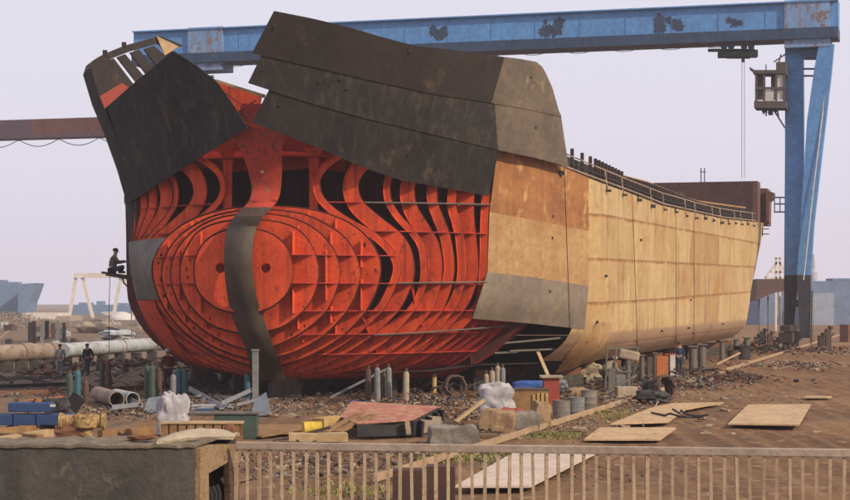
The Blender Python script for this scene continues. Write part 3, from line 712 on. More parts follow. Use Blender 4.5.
# ================================================================ shipyard gantry crane (blue)
GB = Vector((31.2, 153.5, 0))
def GC(L, v, z): return GB-TD*L+SD*v+Vector((0, 0, z))      # L metres to the left along the girder, v depth
CR = thing('gantry_crane', 'tall blue gantry crane straddling the ship with rust stained leg heads', 'crane', GB)
zt = 29.4; zb = 26.2
def gbox(L0, L1, v0, v1, z0, z1): 
    mb = MB(); vs = [GC(L, v, z) for L in (L0, L1) for v in (v0, v1) for z in (z0, z1)]
    return mb.add(vs, [(0, 1, 3, 2), (4, 6, 7, 5), (0, 4, 5, 1), (2, 3, 7, 6), (0, 2, 6, 4), (1, 5, 7, 3)])
obj('girder', gbox(-4.0, 60.7, -1.0, 1.2, zb+1.0, zt), BLUE, CR)
obj('girder_flange', gbox(-4.0, 60.7, -1.35, 1.5, zt+.002, zt+.12), BLUE, CR)
obj('girder_flange', gbox(-4.0, 60.7, -1.5, 1.6, zb+.1, zb+.998), BLUED, CR)
for L in range(2, 60, 4): obj('girder_stiffener', gbox(L, L+.06, -1.04, -1.0, zb+1.0, zt), BLUE, CR)
obj('leg_head', gbox(-3.35, .45, -1.25, 1.4, zb-.6, zt+.2), BLUER, CR)
obj('leg_head', gbox(51.6, 55.1, -1.25, 1.4, zb-.6, zt+.2), BLUER, CR)
LEGD = mat('grimy_leg_paint', (.035, .045, .062), (.025, .03, .04), .6, (.08, .05, .035), .54, .7)
def gleg(pts, v0, v1, m, name='leg'):
    """polygon (photo px) on crane plane"""
    vs = []
    for x, y in pts:
        k = (x-CX)/F; b = GB+SD*v0; L = (b.x-k*b.y)/(TD.x-k*TD.y); p = b-TD*L; p.z = EYE+(HY-y)/F*p.y; vs.append(p)
    return obj(name, MB().prism(vs, SD*(v1-v0)), m, CR)
gleg([(785, 44), (803, 44), (803.5, 100), (804, 225), (799, 275), (784, 275), (785, 150)], .2, 1.3, BLUE)
gleg([(784, 275), (799, 275), (796, 300), (793, 338), (784, 338)], .2, 1.3, LEGD)
gleg([(819, 44), (834, 44), (831, 75), (814, 222), (810.5, 275), (797, 275), (801, 215), (807, 120), (814, 70)], -1.2, -.1, BLUE)
gleg([(797, 275), (810.5, 275), (809.5, 338), (800, 338), (798, 300)], -1.2, -.1, LEGD)
gleg([(803, 68), (818, 68), (818, 69.5), (803, 69.5)], -.1, .2, BLUED, 'leg_tie'); gleg([(803, 75), (817, 75), (817, 76.5), (803, 76.5)], -.1, .2, BLUED, 'leg_tie')
gleg([(791, 300), (808, 300), (808, 307), (791, 307)], -.1, .2, BLUED, 'leg_tie'); gleg([(803, 44), (819, 44), (819, 58), (803, 58)], -.8, .6, BLUED, 'leg_head_brace')
# ladder rungs up the outer leg and cable conduit
mb = MB()
for k in range(26): y = 292+k*2; p = P(809.5, y, 152); mb.bar(p, p+TD*.35, .05)
mb.tube([P(812, 290, 151.8), P(811, 345, 151.8)], .05, 5); obj('ladder', mb, BLACK, CR)
obj('conduit', MB().tube([P(830, 50, 151.6), P(812, 200, 151.6), P(803.5, 280, 151.6)], .06, 5), WHITE, CR)
# bogies
for v in (-4.5, 4.5):
    p = GB+SD*v; mb = MB().box((p.x, p.y, 1.15), (1.1, 2.6, .8), rot=(0, 0, -math.atan2(dx, dy))); 
    for q in (-.8, .8): mb.lathe(p+SD*q+TD*(-.25)+Vector((0, 0, .5)), [(.42, 0), (.42, .5)], 14, TD)
    obj('bogie', mb, BRUST, CR)
obj('sill_beam', MB().box((GB.x, GB.y, 1.9), (.8, 11.5, .5), rot=(0, 0, -math.atan2(dx, dy))), BRUST, CR)
# left legs (mostly behind the hull)
for v0, vb in ((-1, -4), (1, 4)): obj('leg', MB().bar(GC(54, v0, zb-.8), GC(54, vb, 1.5), 1.0, 1.2), BLUE, CR)
obj('sill_beam', MB().box(GC(54, 0, 1.9), (1.0, 11.5, .8), rot=(0, 0, -math.atan2(dx, dy))), BLUED, CR)
# repair smudges on the girder face
for x, y, w_, h_ in [(441, 34, 1.7, 1.6), (551, 27, 2.1, 1.7), (668, 22, 2.4, 1.7), (734, 23, 1.3, .9)]:
    k = (x-CX)/F; b = GB-SD*1.0; L = (b.x-k*b.y)/(TD.x-k*TD.y); p = b-TD*L; zc = EYE+(HY-y)/F*p.y
    for q in range(9):
        cc = p+TD*random.uniform(-.4, .4)*w_+Vector((0, 0, zc+random.uniform(-.3, .3)*h_))-SD*(.012+.003*q)
        n = 22; sc0 = random.choice([.5, .7, 1.0]); rr = [sc0*random.uniform(.22, .55) for _ in range(n)]
        obj('paint_patch', MB().prism([cc+TD*(rr[k_]*math.cos(6.283*k_/n)*w_*.55)+Vector((0, 0, rr[k_]*math.sin(6.283*k_/n)*h_*.7)) for k_ in range(n)], -SD*.002), mat('dark_blue_primer', (.035, .055, .10), None, 2, None), CR)
pts = []
for k in range(241):
    L = 3+k*50/240; pts.append(GC(L, -1.3, zb+.1-.5*abs(math.sin(L*.78))))
obj('festoon_cable', MB().tube(pts, .028, 4), BLUED, CR)
# trolley hoist
def GP(x, y, v=0):
    k = (x-CX)/F; b = GB+SD*v; L = (b.x-k*b.y)/(TD.x-k*TD.y); p = b-TD*L; p.z = EYE+(HY-y)/F*p.y; return p
HO = thing('trolley_hoist', 'dark green trolley hoist slung under the blue girder', 'hoist', GP(736, 60))
DG = mat('dark_green_machine', (.05, .08, .07), (.035, .06, .055), 2, (.1, .08, .06), .6, .6)
obj('drum', MB().tube([GP(727, 54), GP(750, 54)], .42, 12), DG, HO, smooth=True)
obj('motor', MB().tube([GP(718, 55), GP(727, 55)], .3, 10), DG, HO, smooth=True)
obj('gearbox', MB().box(GP(753, 54), (.7, .8, .6)), DG, HO); obj('frame', MB().bar(GP(708, 50.5), GP(755, 50.5), .25), DG, HO)
for x in (724, 731, 744, 751): obj('trolley_wheel', MB().lathe(GP(x, 46.5, -.9), [(.28, 0), (.28, .15)], 12, SD), BLUED, HO)
for x in (742, 744.5): obj('hoist_rope', MB().tube([GP(x, 58), GP(x-.3 if x < 743 else x, 178)], .022, 4), GREYC, HO)
obj('hook_block', MB().box(GP(743, 60), (.25, .2, .4)), DG, HO)
# operator cabin
CB = thing('crane_cabin', 'rusty open operator cabin hung beside the blue crane leg', 'crane cabin', GP(770, 110, -1.5))
def cb(x0, y0, x1, y1, v0, v1, m, name): return obj(name, MB().prism([GP(x0, y0, v0), GP(x1, y0, v0), GP(x1, y1, v0), GP(x0, y1, v0)], SD*(v1-v0)), m, CB)
GRB = mat('rusty_grey_cabin', (.085, .07, .06), (.055, .046, .04), 2, (.2, .18, .16), .57, .8)
cb(754, 101, 786, 108, -2.2, .1, GRB, 'floor'); cb(753, 70, 786, 73.5, -2.3, .1, GRB, 'roof'); cb(776, 62, 786, 70, -1.8, 0, GRB, 'roof_box')
for x in (755, 763, 775, 783): cb(x, 73.5, x+2.2, 101, -2.2, -2.0, GRB, 'cabin_post')
cb(755, 87, 786, 89.5, -2.25, -2.1, GRB, 'waist_rail'); cb(765, 90, 774, 101, -2.15, -2.1, WHITE, 'panel'); cb(776, 75, 783, 100, -2.1, -2.05, WHITE, 'panel'); cb(755, 74, 763, 100, -.2, -.1, GRB, 'back_panel'); cb(771, 74, 786, 100, -.2, -.1, GRB, 'back_panel')
for x, y in ((762, 108), (768, 108), (773, 108)): cb(x, y, x+4, y+random.uniform(3, 8), -1.8, -.8, BLACK, 'undergear')
for a, b in (((760, 73), (768, 101)), ((758, 101), (764, 114)), ((768, 101), (766, 116)), ((777, 108), (779, 119)), ((750, 69), (758, 76)), ((779, 62), (781, 55)), ((775, 112), (785, 128)), ((753, 70), (750, 68)), ((774, 62), (786, 54)), ((766, 70), (766, 65))): obj('strut', MB().bar(GP(*a, -1.5), GP(*b, -.6), .1), GRB, CB)
# small platform on leg
m_ = MB()
for y in (197.5, 204, 212): m_.bar(GP(774, y, -1.5), GP(785, y, -1.5), .12)
for x in (774.5, 780): m_.bar(GP(x, 197.5, -1.5), GP(x, 212, -1.5), .08)
m_.bar(GP(774, 212, -1.5), GP(784, 212, 1.0), .08); obj('leg_platform', m_, BLUED, CR)

# ================================================================ brown gantry girder behind the ship
GD = 235; bg0 = P(-60, 134, GD); k2 = TD
BC = thing('gantry_crane', 'dull maroon gantry girder running in from the left edge behind the bow', 'crane', (bg0.x, bg0.y, 0))
L1 = 60
zc = EYE+(HY-133)/F*GD
def bb(L0, L1, v, z0, z1, m, name):
    a = Vector((bg0.x, bg0.y, 0))+TD*L0; vs = [a+TD*l+SD*q+Vector((0, 0, z)) for l in (0, L1-L0) for q in (-v, v) for z in (z0, z1)]
    obj(name, MB().add(vs, [(0, 1, 3, 2), (4, 6, 7, 5), (0, 4, 5, 1), (2, 3, 7, 6), (0, 2, 6, 4), (1, 5, 7, 3)]), m, BC)
PURP = mat('faded_plum_paint', (.10, .065, .085), (.08, .055, .07), .3, (.13, .06, .05), .6)
bb(-5, 13.6, 1, zc-.75, zc+1.3, PURP, 'girder'); bb(13.6, 60, 1, zc-.75, zc+1.3, MAROON, 'girder'); bb(-5, 60, 1.3, zc-1.15, zc-.752, PURP, 'girder_flange')
for L in (-3, 47):
    for v in (-1, 1): obj('leg', MB().bar(Vector((bg0.x, bg0.y, zc-.8))+TD*L+SD*v, Vector((bg0.x, bg0.y, 0))+TD*L+SD*v*5, .9), PURP, BC)
pts = [Vector((bg0.x, bg0.y, zc-1.2-.9*abs(math.sin(l*.55))))+TD*l for l in [k*.4 for k in range(90)]]
obj('festoon_cable', MB().tube(pts, .05, 4), PURP, BC)

# ================================================================ rails
def rail_at(D, off=0): 
    p0 = G(507, 441); n = (D-p0.y)/dy; return p0+SD*n+TD*off
for off, lab in ((0, 'long steel crane rail across the yard beside the hull'),):
    pts = [rail_at(D, off) for D in range(40, 260, 4)]
    a, b = pts[0], pts[-1]; mb = MB(); mb.bar(a+Vector((0, 0, .07)), b+Vector((0, 0, .07)), .09, .09); mb.bar(a+Vector((0, 0, .15)), b+Vector((0, 0, .15)), .07, .10)
    obj('crane_rail', mb, mat('rail_steel', (.33, .23, .14), (.25, .16, .09), 1, (.2, .11, .06), .6), label=lab, cat='rail')

# ================================================================ people
def skin_mesh(name, joints, edges, radii, sub=2, root=0):
    me = bpy.data.meshes.new(name); me.from_pydata(joints, edges, []); o = bpy.data.objects.new(name, me); COL.objects.link(o)
    md = o.modifiers.new('s', 'SKIN'); md.use_smooth_shade = True; sv = me.skin_vertices
    if not sv: 
        bpy.context.view_layer.objects.active = o
    lay = me.skin_vertices[0].data
    for i, r_ in enumerate(radii): lay[i].radius = (r_, r_) if isinstance(r_, (int, float)) else r_; lay[i].use_root = (i == root)
    ss_ = o.modifiers.new('u', 'SUBSURF'); ss_.levels = sub; ss_.render_levels = sub
    dg = bpy.context.evaluated_depsgraph_get(); ev = o.evaluated_get(dg); m2 = bpy.data.meshes.new_from_object(ev)
    bpy.data.objects.remove(o); bpy.data.meshes.remove(me); return m2
POSES = {
 'stand': dict(pel=(0, 0, .93), chest=(0, .0, 1.27), neck=(0, .02, 1.47), head=(0, .05, 1.60), shw=.19,
    knL=(-.11, .03, .50), anL=(-.13, -.02, .09), knR=(.11, .05, .50), anR=(.14, .04, .09), elL=(-.27, -.02, 1.14), haL=(-.25, .16, .93), elR=(.27, .0, 1.14), haR=(.24, .2, 1.0)),
 'walk': dict(pel=(0, 0, .92), chest=(0, .03, 1.26), neck=(0, .06, 1.46), head=(0, .1, 1.59), shw=.19,
    knL=(-.10, .18, .52), anL=(-.11, .28, .09), knR=(.10, .02, .50), anR=(.11, -.28, .13), elL=(-.25, -.10, 1.15), haL=(-.24, -.10, .92), elR=(.25, .06, 1.15), haR=(.24, .2, .95)),
 'bend': dict(pel=(0, -.12, .88), chest=(0, .18, 1.10), neck=(0, .36, 1.22), head=(0, .46, 1.30), shw=.19,
    knL=(-.12, .05, .50), anL=(-.15, -.08, .09), knR=(.12, .1, .50), anR=(.16, .06, .09), elL=(-.24, .36, .93), haL=(-.16, .58, .86), elR=(.24, .36, .93), haR=(.16, .6, .84)),
 'sit': dict(pel=(0, 0, .14), chest=(0, .05, .44), neck=(0, .10, .66), head=(0, .15, .80), shw=.19,
    knL=(-.24, .42, .26), anL=(-.06, .26, .09), knR=(.24, .42, .26), anR=(.06, .34, .09), elL=(-.26, .2, .40), haL=(-.16, .44, .42), elR=(.26, .22, .42), haR=(.14, .50, .46)),
}
def person(loc, rotz, pose, label, shirt, trousers, hat=None, scale=1.0, cat='person'):
    p = {k: Vector(v) if isinstance(v, tuple) else v for k, v in POSES[pose].items()}
    T = thing('person', label, cat, loc)
    def put(name, me, m, parent=T):
        for pl in me.polygons: pl.use_smooth = True
        me.materials.clear(); me.materials.append(m); o = bpy.data.objects.new(name, me); COL.objects.link(o); o.parent = parent; return o
    fw = (p['head']-p['neck']); up = (p['neck']-p['chest']).normalized(); sw = p['shw']
    shL = p['neck']+Vector((-sw, 0, 0))-up*.06; shR = p['neck']+Vector((sw, 0, 0))-up*.06
    hipL = p['pel']+Vector((-.09, 0, -.04)); hipR = p['pel']+Vector((.09, 0, -.04))
    def foot(a): return a+Vector((0, .15, -.06))
    def hand(e, h): return h+(h-e).normalized()*.08
    J = [p['pel'], p['chest'], p['neck'], p['neck']+fw*.45, p['head']+Vector((0, 0, .02)), p['head']+Vector((0, -.01, .10)),
         shL, p['elL'], p['haL'], hand(p['elL'], p['haL']), shR, p['elR'], p['haR'], hand(p['elR'], p['haR']),
         hipL, p['knL'], p['anL'], foot(p['anL']), hipR, p['knR'], p['anR'], foot(p['anR'])]
    E = [(0, 1), (1, 2), (2, 3), (3, 4), (4, 5), (2, 6), (6, 7), (7, 8), (8, 9), (2, 10), (10, 11), (11, 12), (12, 13), (0, 14), (14, 15), (15, 16), (16, 17), (0, 18), (18, 19), (19, 20), (20, 21)]
    Rr = [.14, .15, .075, .06, .098, .07, .065, .045, .028, .04, .065, .045, .028, .04, .095, .06, .045, .035, .095, .06, .045, .035]
    me = skin_mesh('body', J, E, Rr); 
    # face, ears, fingers
    ex = MB(); hd = p['head']+Vector((0, 0, .03)); fy = .095
    ex.tube([hd+Vector((0, fy-.01, .02)), hd+Vector((0, fy+.022, -.02)), hd+Vector((0, fy-.01, -.03))], [.008, .014, .008], 6)
    for q in (-1, 1):
        ex.lathe(hd+Vector((q*.095, 0, -.01)), [(.004, 0), (.022, .006), (.004, .014)], 8, (q, 0, 0)); ex.lathe(hd+Vector((q*.032, fy-.006, .022)), [(.004, 0), (.011, .004), (.004, .009)], 8, (0, 1, 0))
    ex.tube([hd+Vector((-.025, fy-.012, -.052)), hd+Vector((0, fy-.002, -.055)), hd+Vector((.025, fy-.012, -.052))], .006, 6)
    for e, h, q in ((p['elL'], p['haL'], 1), (p['elR'], p['haR'], -1)):
        d = (h-e).normalized(); x = d.cross(Vector((0, 0, 1))); x = x.normalized() if x.length > .2 else Vector((1, 0, 0)); dn = x.cross(d)
        dn = -dn if dn.z > 0 else dn; b0 = hand(e, h)
        for k in range(4):
            o_ = x*(-.027+.018*k); L = (.06, .07, .066, .05)[k]
            ex.tube([b0+o_, b0+o_+d*L*.6+dn*.008, b0+o_*.9+d*L+dn*.035], [.0095, .0085, .007], 6)
        ex.tube([h+x*q*.03+d*.02, h+x*q*.058+d*.05, h+x*q*.05+d*.085+dn*.02], [.012, .010, .008], 6)
    em = mesh_of(ex, 'x'); bm = bmesh.new(); bm.from_mesh(me); bm.from_mesh(em); bm.to_mesh(me); bm.free()
    put('body', me, SKIN)
    off = Vector((0, 0, 0))
    me = skin_mesh('shirt', [p['pel']+Vector((0, 0, .0)), p['chest'], p['neck']-up*.04, shL, p['elL'], lerp(p['elL'], p['haL'], .9), shR, p['elR'], lerp(p['elR'], p['haR'], .9)],
         [(0, 1), (1, 2), (2, 3), (3, 4), (4, 5), (2, 6), (6, 7), (7, 8)], [.165, .18, .085, .085, .063, .048, .085, .063, .048]); put('shirt', me, cloth(*shirt))
    me = skin_mesh('trousers', [p['pel']+Vector((0, 0, .03)), hipL, p['knL'], lerp(p['knL'], p['anL'], .9), hipR, p['knR'], lerp(p['knR'], p['anR'], .9)],
         [(0, 1), (1, 2), (2, 3), (0, 4), (4, 5), (5, 6)], [.155, .115, .082, .068, .115, .082, .068]); put('trousers', me, cloth(*trousers))
    for a in (p['anL'], p['anR']):
        me = skin_mesh('shoe', [a+Vector((0, -.04, -.03)), a+Vector((0, .06, -.045)), foot(a)+Vector((0, .02, .01))], [(0, 1), (1, 2)], [.055, .052, .038]); put('shoe', me, RUB)
    hc = hd+Vector((0, -.01, .035))
    if hat: 
        o = bpy.data.objects.new('helmet', mesh_of(MB().lathe(hc, [(.14, 0), (.118, .012), (.115, .05), (.085, .095), (.03, .12)], 14), 'helmet', smooth=True)); o.data.materials.append(hat)
    else:
        o = bpy.data.objects.new('hair', mesh_of(MB().lathe(hc+Vector((0, -.012, -.025)), [(.098, 0), (.109, .03), (.104, .07), (.07, .105), (.02, .118)], 14), 'hair', smooth=True)); o.data.materials.append(HAIR)
    COL.objects.link(o); o.parent = T
    T.rotation_euler = (0, 0, rotz); T.scale = (scale,)*3; return T
# plank stage and seated worker at the left of the bow
a = P(103, 274, 80.5); b = P(134, 277, 80.5)
PT = thing('plank_stage', 'short dark plank stage jutting from the left side of the bow', 'stage', (a.x, a.y, a.z))
obj('plank', MB().bar(P(102.5, 272.5, 80.5), P(135, 277.5, 80.5), .55, .1), BLACK, PT)
obj('bracket', MB().bar(P(106, 274.5, 80.2), P(134, 279.5, 80.2), .1), BLACK, PT); obj('sling', MB().tube([P(122, 277, 80.3), P(124, 283, 80.3), P(127, 286, 80.4), P(131, 284, 80.3)], .04, 5), BLACK, PT)
obj('stage_rope', MB().tube([P(110, 275, 80.5), P(109, 310, 80.5), P(109, 352, 80.5)], .014, 4), BLACK, PT)
person(P(112, 273.2, 80.5)+Vector((0, 0, .0)), R(-75), 'sit', 'worker sitting cross-legged on the plank stage high beside the bow', ('olive_grey', (.10, .085, .065)), ('dark_grey', (.03, .03, .035)), scale=1.18)
def gp(px, py): v = G(px, py); v.z = 0; return v
person(gp(60, 377), R(20), 'stand', 'person in pale grey clothes standing by the pipeline on the left', ('pale_grey', (.32, .31, .28)), ('grey', (.22, .21, .19)), scale=1.02)
person(gp(88, 375.5), R(160), 'walk', 'person in dark jacket walking with back turned left of the bow', ('charcoal', (.018, .022, .022)), ('dark_navy', (.025, .03, .04)), scale=1.02)
person(gp(168, 392), R(30), 'stand', 'worker in dark red jacket and white helmet under the left bilge', ('dark_red', (.12, .02, .018)), ('brown', (.06, .035, .03)), hat=WHITE, scale=1.1)
person(gp(679, 374.5), R(200), 'stand', 'person in dark navy overalls standing by the hull side', ('navy', (.02, .03, .06)), ('navy', (.02, .03, .06)), scale=1.05)
person(gp(606, 392), R(-60), 'bend', 'worker in dusty grey clothes stooping at the workbench frame', ('dusty_grey', (.20, .17, .13)), ('dark_olive', (.07, .065, .05)), hat=BEIGE, scale=1.1)
person(gp(593, 385), R(90), 'bend', 'worker in tan shirt bent over sacks beneath the hull corner', ('tan', (.30, .22, .13)), ('grey_brown', (.12, .10, .08)), scale=1.0)

# ================================================================ gas cylinders
def bottle(px, py, h, m, label, r=.12, tilt=0, grp=None):
    p = gp(px, py); T = thing('gas_cylinder', label, 'gas cylinder', p, grp)
    mb = MB().lathe(p, [(r*.96, 0), (r, .04), (r, h-.25), (r*.96, h-.20), (r*.82, h-.145), (r*.6, h-.105), (r*.36, h-.085), (r*.3, h-.03)], 14); obj('body', mb, m, T, smooth=True)
    obj('valve', MB().lathe(p+Vector((0, 0, h-.04)), [(.05, -.05), (.055, .0), (.055, .05), (.035, .08)], 10), BROWNC, T)
    T.rotation_euler = (R(tilt), R(tilt*.5), random.uniform(0, 3)); return T
cyl = [(70, 408, 1.42, GREENC, 'dark green gas cylinder leftmost of the pair by the blue machine'), (77.5, 409, 1.55, TEAL, 'teal gas cylinder beside the dark green one left of the open pipe'),
 (86, 403, 1.0, BROWNC, 'short brown gas cylinder behind the teal one'), (102, 390, 1.35, GREENC, 'green gas cylinder standing behind the open pipe, left of its pair'), (108, 391, 1.35, BROWNC, 'brownish gas cylinder standing behind the open pipe, right of its pair'),
 (147, 399, 1.5, GREENC, 'green gas cylinder leftmost of the rack under the left bilge'), (152.5, 399.5, 1.5, GREENC, 'second green gas cylinder of the rack under the left bilge'), (159, 399, 1.5, BROWNC, 'brown gas cylinder right of the rack under the left bilge'),
 (173, 400, 1.15, GREYC, 'pale grey gas cylinder beside the teal pair under the bow'), (178.8, 398, 1.35, TEAL, 'teal gas cylinder next to the pale grey one'), (184, 398, 1.3, TEAL, 'teal gas cylinder rightmost of its pair under the left bilge'),
 (247.5, 399, 1.15, TEAL, 'teal gas cylinder standing alone beside the grey bow prop'), (368, 401, 1.4, BROWNC, 'dark brown gas cylinder leftmost of the row right of the bow'), (377.5, 402.5, 1.5, GREYC, 'light grey gas cylinder in the row right of the bow'),
 (384, 401.5, 1.2, BROWNC, 'brown gas cylinder between the two grey ones'), (389, 402, 1.5, GREYC, 'grey green gas cylinder right of the brown one'), (406, 403, 1.35, BEIGE, 'tan gas cylinder standing apart at the right of the row'),
 (434, 393, .95, YBEI, 'short yellowish gas cylinder by the tool heap'), (463, 396, .8, BEIGE, 'small beige gas cylinder right of the hose coil'),
 (486, 396, 1.05, BEIGE, 'beige gas cylinder leftmost of the cluster behind the white bag'), (492, 398, 1.25, BEIGE, 'beige gas cylinder second of the cluster behind the white bag'), (497.5, 396, 1.4, BEIGE, 'tallest beige gas cylinder of the cluster behind the white bag'), (502.5, 397, 1.35, GREYC, 'pale gas cylinder rightmost of the cluster behind the white bag')]
for x, y, h, m, lb in cyl: bottle(x, y, h, m, lb, tilt=random.uniform(-1.5, 1.5), r=.125 if h > 1.1 else .115)

# ================================================================ props and blocks under the hull
def prop(px, pyb, pyt, w_, m, label, name='shore_prop', cat='prop', rnd=True):
    p = gp(px, pyb); D = p.y; zt_ = EYE+(HY-pyt)/F*D; r_ = w_/F*D/2
    mb = MB().lathe(p, [(r_, 0), (r_, zt_)], 12) if rnd else MB().box(p+Vector((0, 0, zt_/2)), (2*r_, 2*r_, zt_))
    mb.box(p+Vector((0, 0, .05)), (2.8*r_, 2.8*r_, .1)); mb.box(p+Vector((0, 0, zt_+.04)), (2.6*r_, 2.6*r_, .08)); return obj(name, mb, m, label=label, cat=cat)
prop(255.5, 401, 351, 6, GREYC, 'tall pale grey square prop under the stem of the bow', rnd=False)
for x, yb, yt, w_, lb in [(642, 384, 356, 5, 'round steel prop under the hull side by the workbench frame'), (655, 380, 354, 4, 'thin steel prop behind the orange panel'), (693, 371, 347, 8, 'stout round prop left of the pair behind the navy overalls'), (702, 369, 345, 8, 'stout round prop right of the pair behind the navy overalls'),
   (722, 362, 341, 5, 'thin round prop beside the dark drum'), (736, 358, 340, 5, 'round prop near the stern end of the hull'), (747, 356, 338, 6, 'aftmost round prop under the hull side'), (628, 389, 357, 5, 'round steel prop left of the workbench frame')]:
    prop(x, yb, yt, w_, GREY2, lb)
kb = None
for s in (3.5, 7, 11, 15, 20, 26, 33, 41, 50, 60, 70, 79):
    for t in (-7, -3.2, 0, 3.2, 7, 10):
        if abs(t) > bsz(s, 1.5)-1 : continue
        loc = W(s, t, 0)
        if kb is None:
            kb = thing('keel_block', 'dark stacked timber and concrete block carrying the hull bottom', 'keel block', loc, 'keel blocks under the hull')
            obj('base', MB().box(loc+Vector((0, 0, .3)), (1.3, .9, .6), rot=(0, 0, .28)), CONCD, kb); obj('cap', MB().box(loc+Vector((0, 0, .78)), (1.1, .8, .35), rot=(0, 0, .28)), RUST, kb)
        else: dup(kb, loc, random.uniform(-.1, .1))
# ================================================================ yard clutter
from mathutils import noise as mnz
def block(px, py, w_, d_, h_, m, name, label, cat, rot=0, z=0, tilt=(0, 0), bevel=.02, grp=None):
    p = gp(px, py)+Vector((0, 0, z)); mb = MB().box(p+Vector((0, 0, h_/2)), (w_, d_, h_), rot=(tilt[0], tilt[1], rot))
    o = obj(name, mb, m, label=label, cat=cat, bevel=0 if 'concrete' in name else bevel, loc=p, group=grp)
    if 'concrete' in name:
        bm = bmesh.new(); bm.from_mesh(o.data); bmesh.ops.subdivide_edges(bm, edges=bm.edges, cuts=7, use_grid_fill=True)
        for v_ in bm.verts:
            e = mnz.noise(v_.co*3+Vector((px, 0, 0)))*.09+mnz.noise(v_.co*9)*.03; v_.co += v_.co.normalized()*(e-.05*(1 if max(abs(v_.co.x)*2/w_, abs(v_.co.y)*2/d_) > .97 and v_.co.z > h_*.9 else 0))
        bm.to_mesh(o.data); bm.free()
    return o
# concrete blocks right centre
block(453, 443, 1.35, .9, .5, CONC, 'concrete_block', 'long low grey concrete block nearest the fence', 'block', .1)
block(498, 433, 1.0, .7, .72, CONCT, 'concrete_block', 'tall tan concrete block in front of the white bag', 'block', -.15)
block(524, 431, .9, .7, .6, CONC, 'concrete_block', 'grey concrete block right of the tall tan one', 'block', .2)
block(541, 428, .5, .45, .85, CONCT, 'concrete_block', 'narrow brown block leaning behind the grey concrete block', 'block', .3, tilt=(0, .12))
block(428, 430, .8, .5, .35, CONC, 'concrete_block', 'small rubble block beside the pink sheet assembly', 'block', .5)
def drum(px, py, r_, h_, m, label, lie=False, rot=0):
    p = gp(px, py); T = thing('drum', label, 'drum', p)
    if not lie: mb = MB().lathe(p, [(r_, 0), (r_*1.03, .02), (r_, .04), (r_, h_*.33), (r_*1.03, h_*.35), (r_, h_*.37), (r_, h_*.64), (r_*1.03, h_*.66), (r_, h_*.68), (r_, h_-.03), (r_*1.03, h_), (r_*.95, h_), (r_*.94, h_-.03)], 20); obj('body', mb, m, T, smooth=True)
    else:
        ax = Vector((math.cos(rot), math.sin(rot), 0)); mb = MB().lathe(p+Vector((0, 0, r_))-ax*h_/2, [(r_, 0), (r_*1.04, .02), (r_, .04), (r_, h_*.35), (r_*1.04, h_*.37), (r_, h_*.39), (r_, h_-.03), (r_*1.04, h_)], 20, ax); obj('body', mb, m, T, smooth=True)
        obj('lid', MB().lathe(p+Vector((0, 0, r_))+ax*(h_/2), [(r_*.9, 0), (r_*.88, .01)], 20, ax), m, T)
    return T
drum(561.5, 418, .30, .62, CONC, 'grey drum left of the three beside the red bin'); drum(576, 412, .32, .55, GREYC, 'pale metal drum in the middle of the three beside the red bin'); drum(589, 410, .30, .75, CONC, 'taller grey drum rightmost of the three beside the red bin')
drum(742, 359, .6, .95, BLACK, 'dark drum under the stern end of the hull'); drum(733, 360, .4, .7, BROWNC, 'small brown drum left of the dark drum')
drum(312, 436, .22, .55, YEL, 'yellow drum lying on its side on the dirt', True, .25)
# red bin with lid
p = gp(551, 404); T = thing('bin', 'dark red square bin with a flat white lid', 'bin', p)
obj('body', MB().box(p+Vector((0, 0, .52)), (.62, .62, 1.04)), BRICK, T, bevel=.02); obj('lid', MB().box(p+Vector((0, 0, 1.09)), (.9, .85, .1)), BEIGE, T, bevel=.02)
# wooden batten leaning against hull behind the bin
obj('leaning_plank', MB().bar(P(553, 387, 72), P(538, 352, 75), .14, .05), WOODP, label='pale plank leaning up against the open bilge behind the red bin', cat='plank')
# yellow/ dark crate
p = gp(530, 417); T = thing('crate', 'brown crate with a cream slatted end beside the red bin', 'crate', p)
obj('body', MB().box(p+Vector((0, .1, .48)), (1.25, .8, .95)), WOOD, T, bevel=.01)
for k in range(4): obj('slat', MB().box(p+Vector((.12+.15*k, -.33, .45)), (.09, .04, .8+random.uniform(-.15, .08))), YBEI, T)
obj('lid', MB().box(p+Vector((0, .1, .98)), (1.3, .85, .05)), BROWNC, T)
# blue tarp bundle
def lump(px, py, size, m, name, label, cat, z=0, amp=.25, seed=0, sq=3.0, seg=26):
    from mathutils import noise as mn
    p = gp(px, py)+Vector((0, 0, z)); vs = []; fs = []; n = seg; k_ = seg//2
    for i in range(k_+1):
        th = math.pi*i/k_
        for j in range(n):
            ph = 2*math.pi*j/n; d = Vector((math.sin(th)*math.cos(ph), math.sin(th)*math.sin(ph), math.cos(th)))
            e = (abs(d.x)**sq+abs(d.y)**sq+abs(d.z)**sq)**(-1/sq); q = e*(1+amp*mn.noise(d*2.3+Vector((seed, 0, 0)))+.35*amp*mn.noise(d*7+Vector((0, seed, 0))))
            vs.append(p+Vector((d.x*size[0]/2*q, d.y*size[1]/2*q, max(size[2]/2+d.z*size[2]/2*q, 0))))
    for i in range(k_):
        for j in range(n): fs.append((i*n+j, i*n+(j+1) % n, (i+1)*n+(j+1) % n, (i+1)*n+j))
    return obj(name, MB().add(vs, fs), m, smooth=True, label=label, cat=cat, loc=p)
lump(531, 402, (1.5, .7, .5), BLUET, 'tarpaulin', 'blue and white tarpaulin bundle on the brown crate', 'tarpaulin', z=.35, amp=.3, seed=3)
lump(496, 420, (1.15, .6, 1.2), SACK, 'sack', 'large white plastic sack in front of the beige cylinders', 'sack', amp=.3, seed=5, sq=4, seg=48)
lump(510, 424, (1.2, .8, .5), BRICK, 'rag_pile', 'dark red rag pile right of the white sack', 'rags', amp=.4, seed=9)
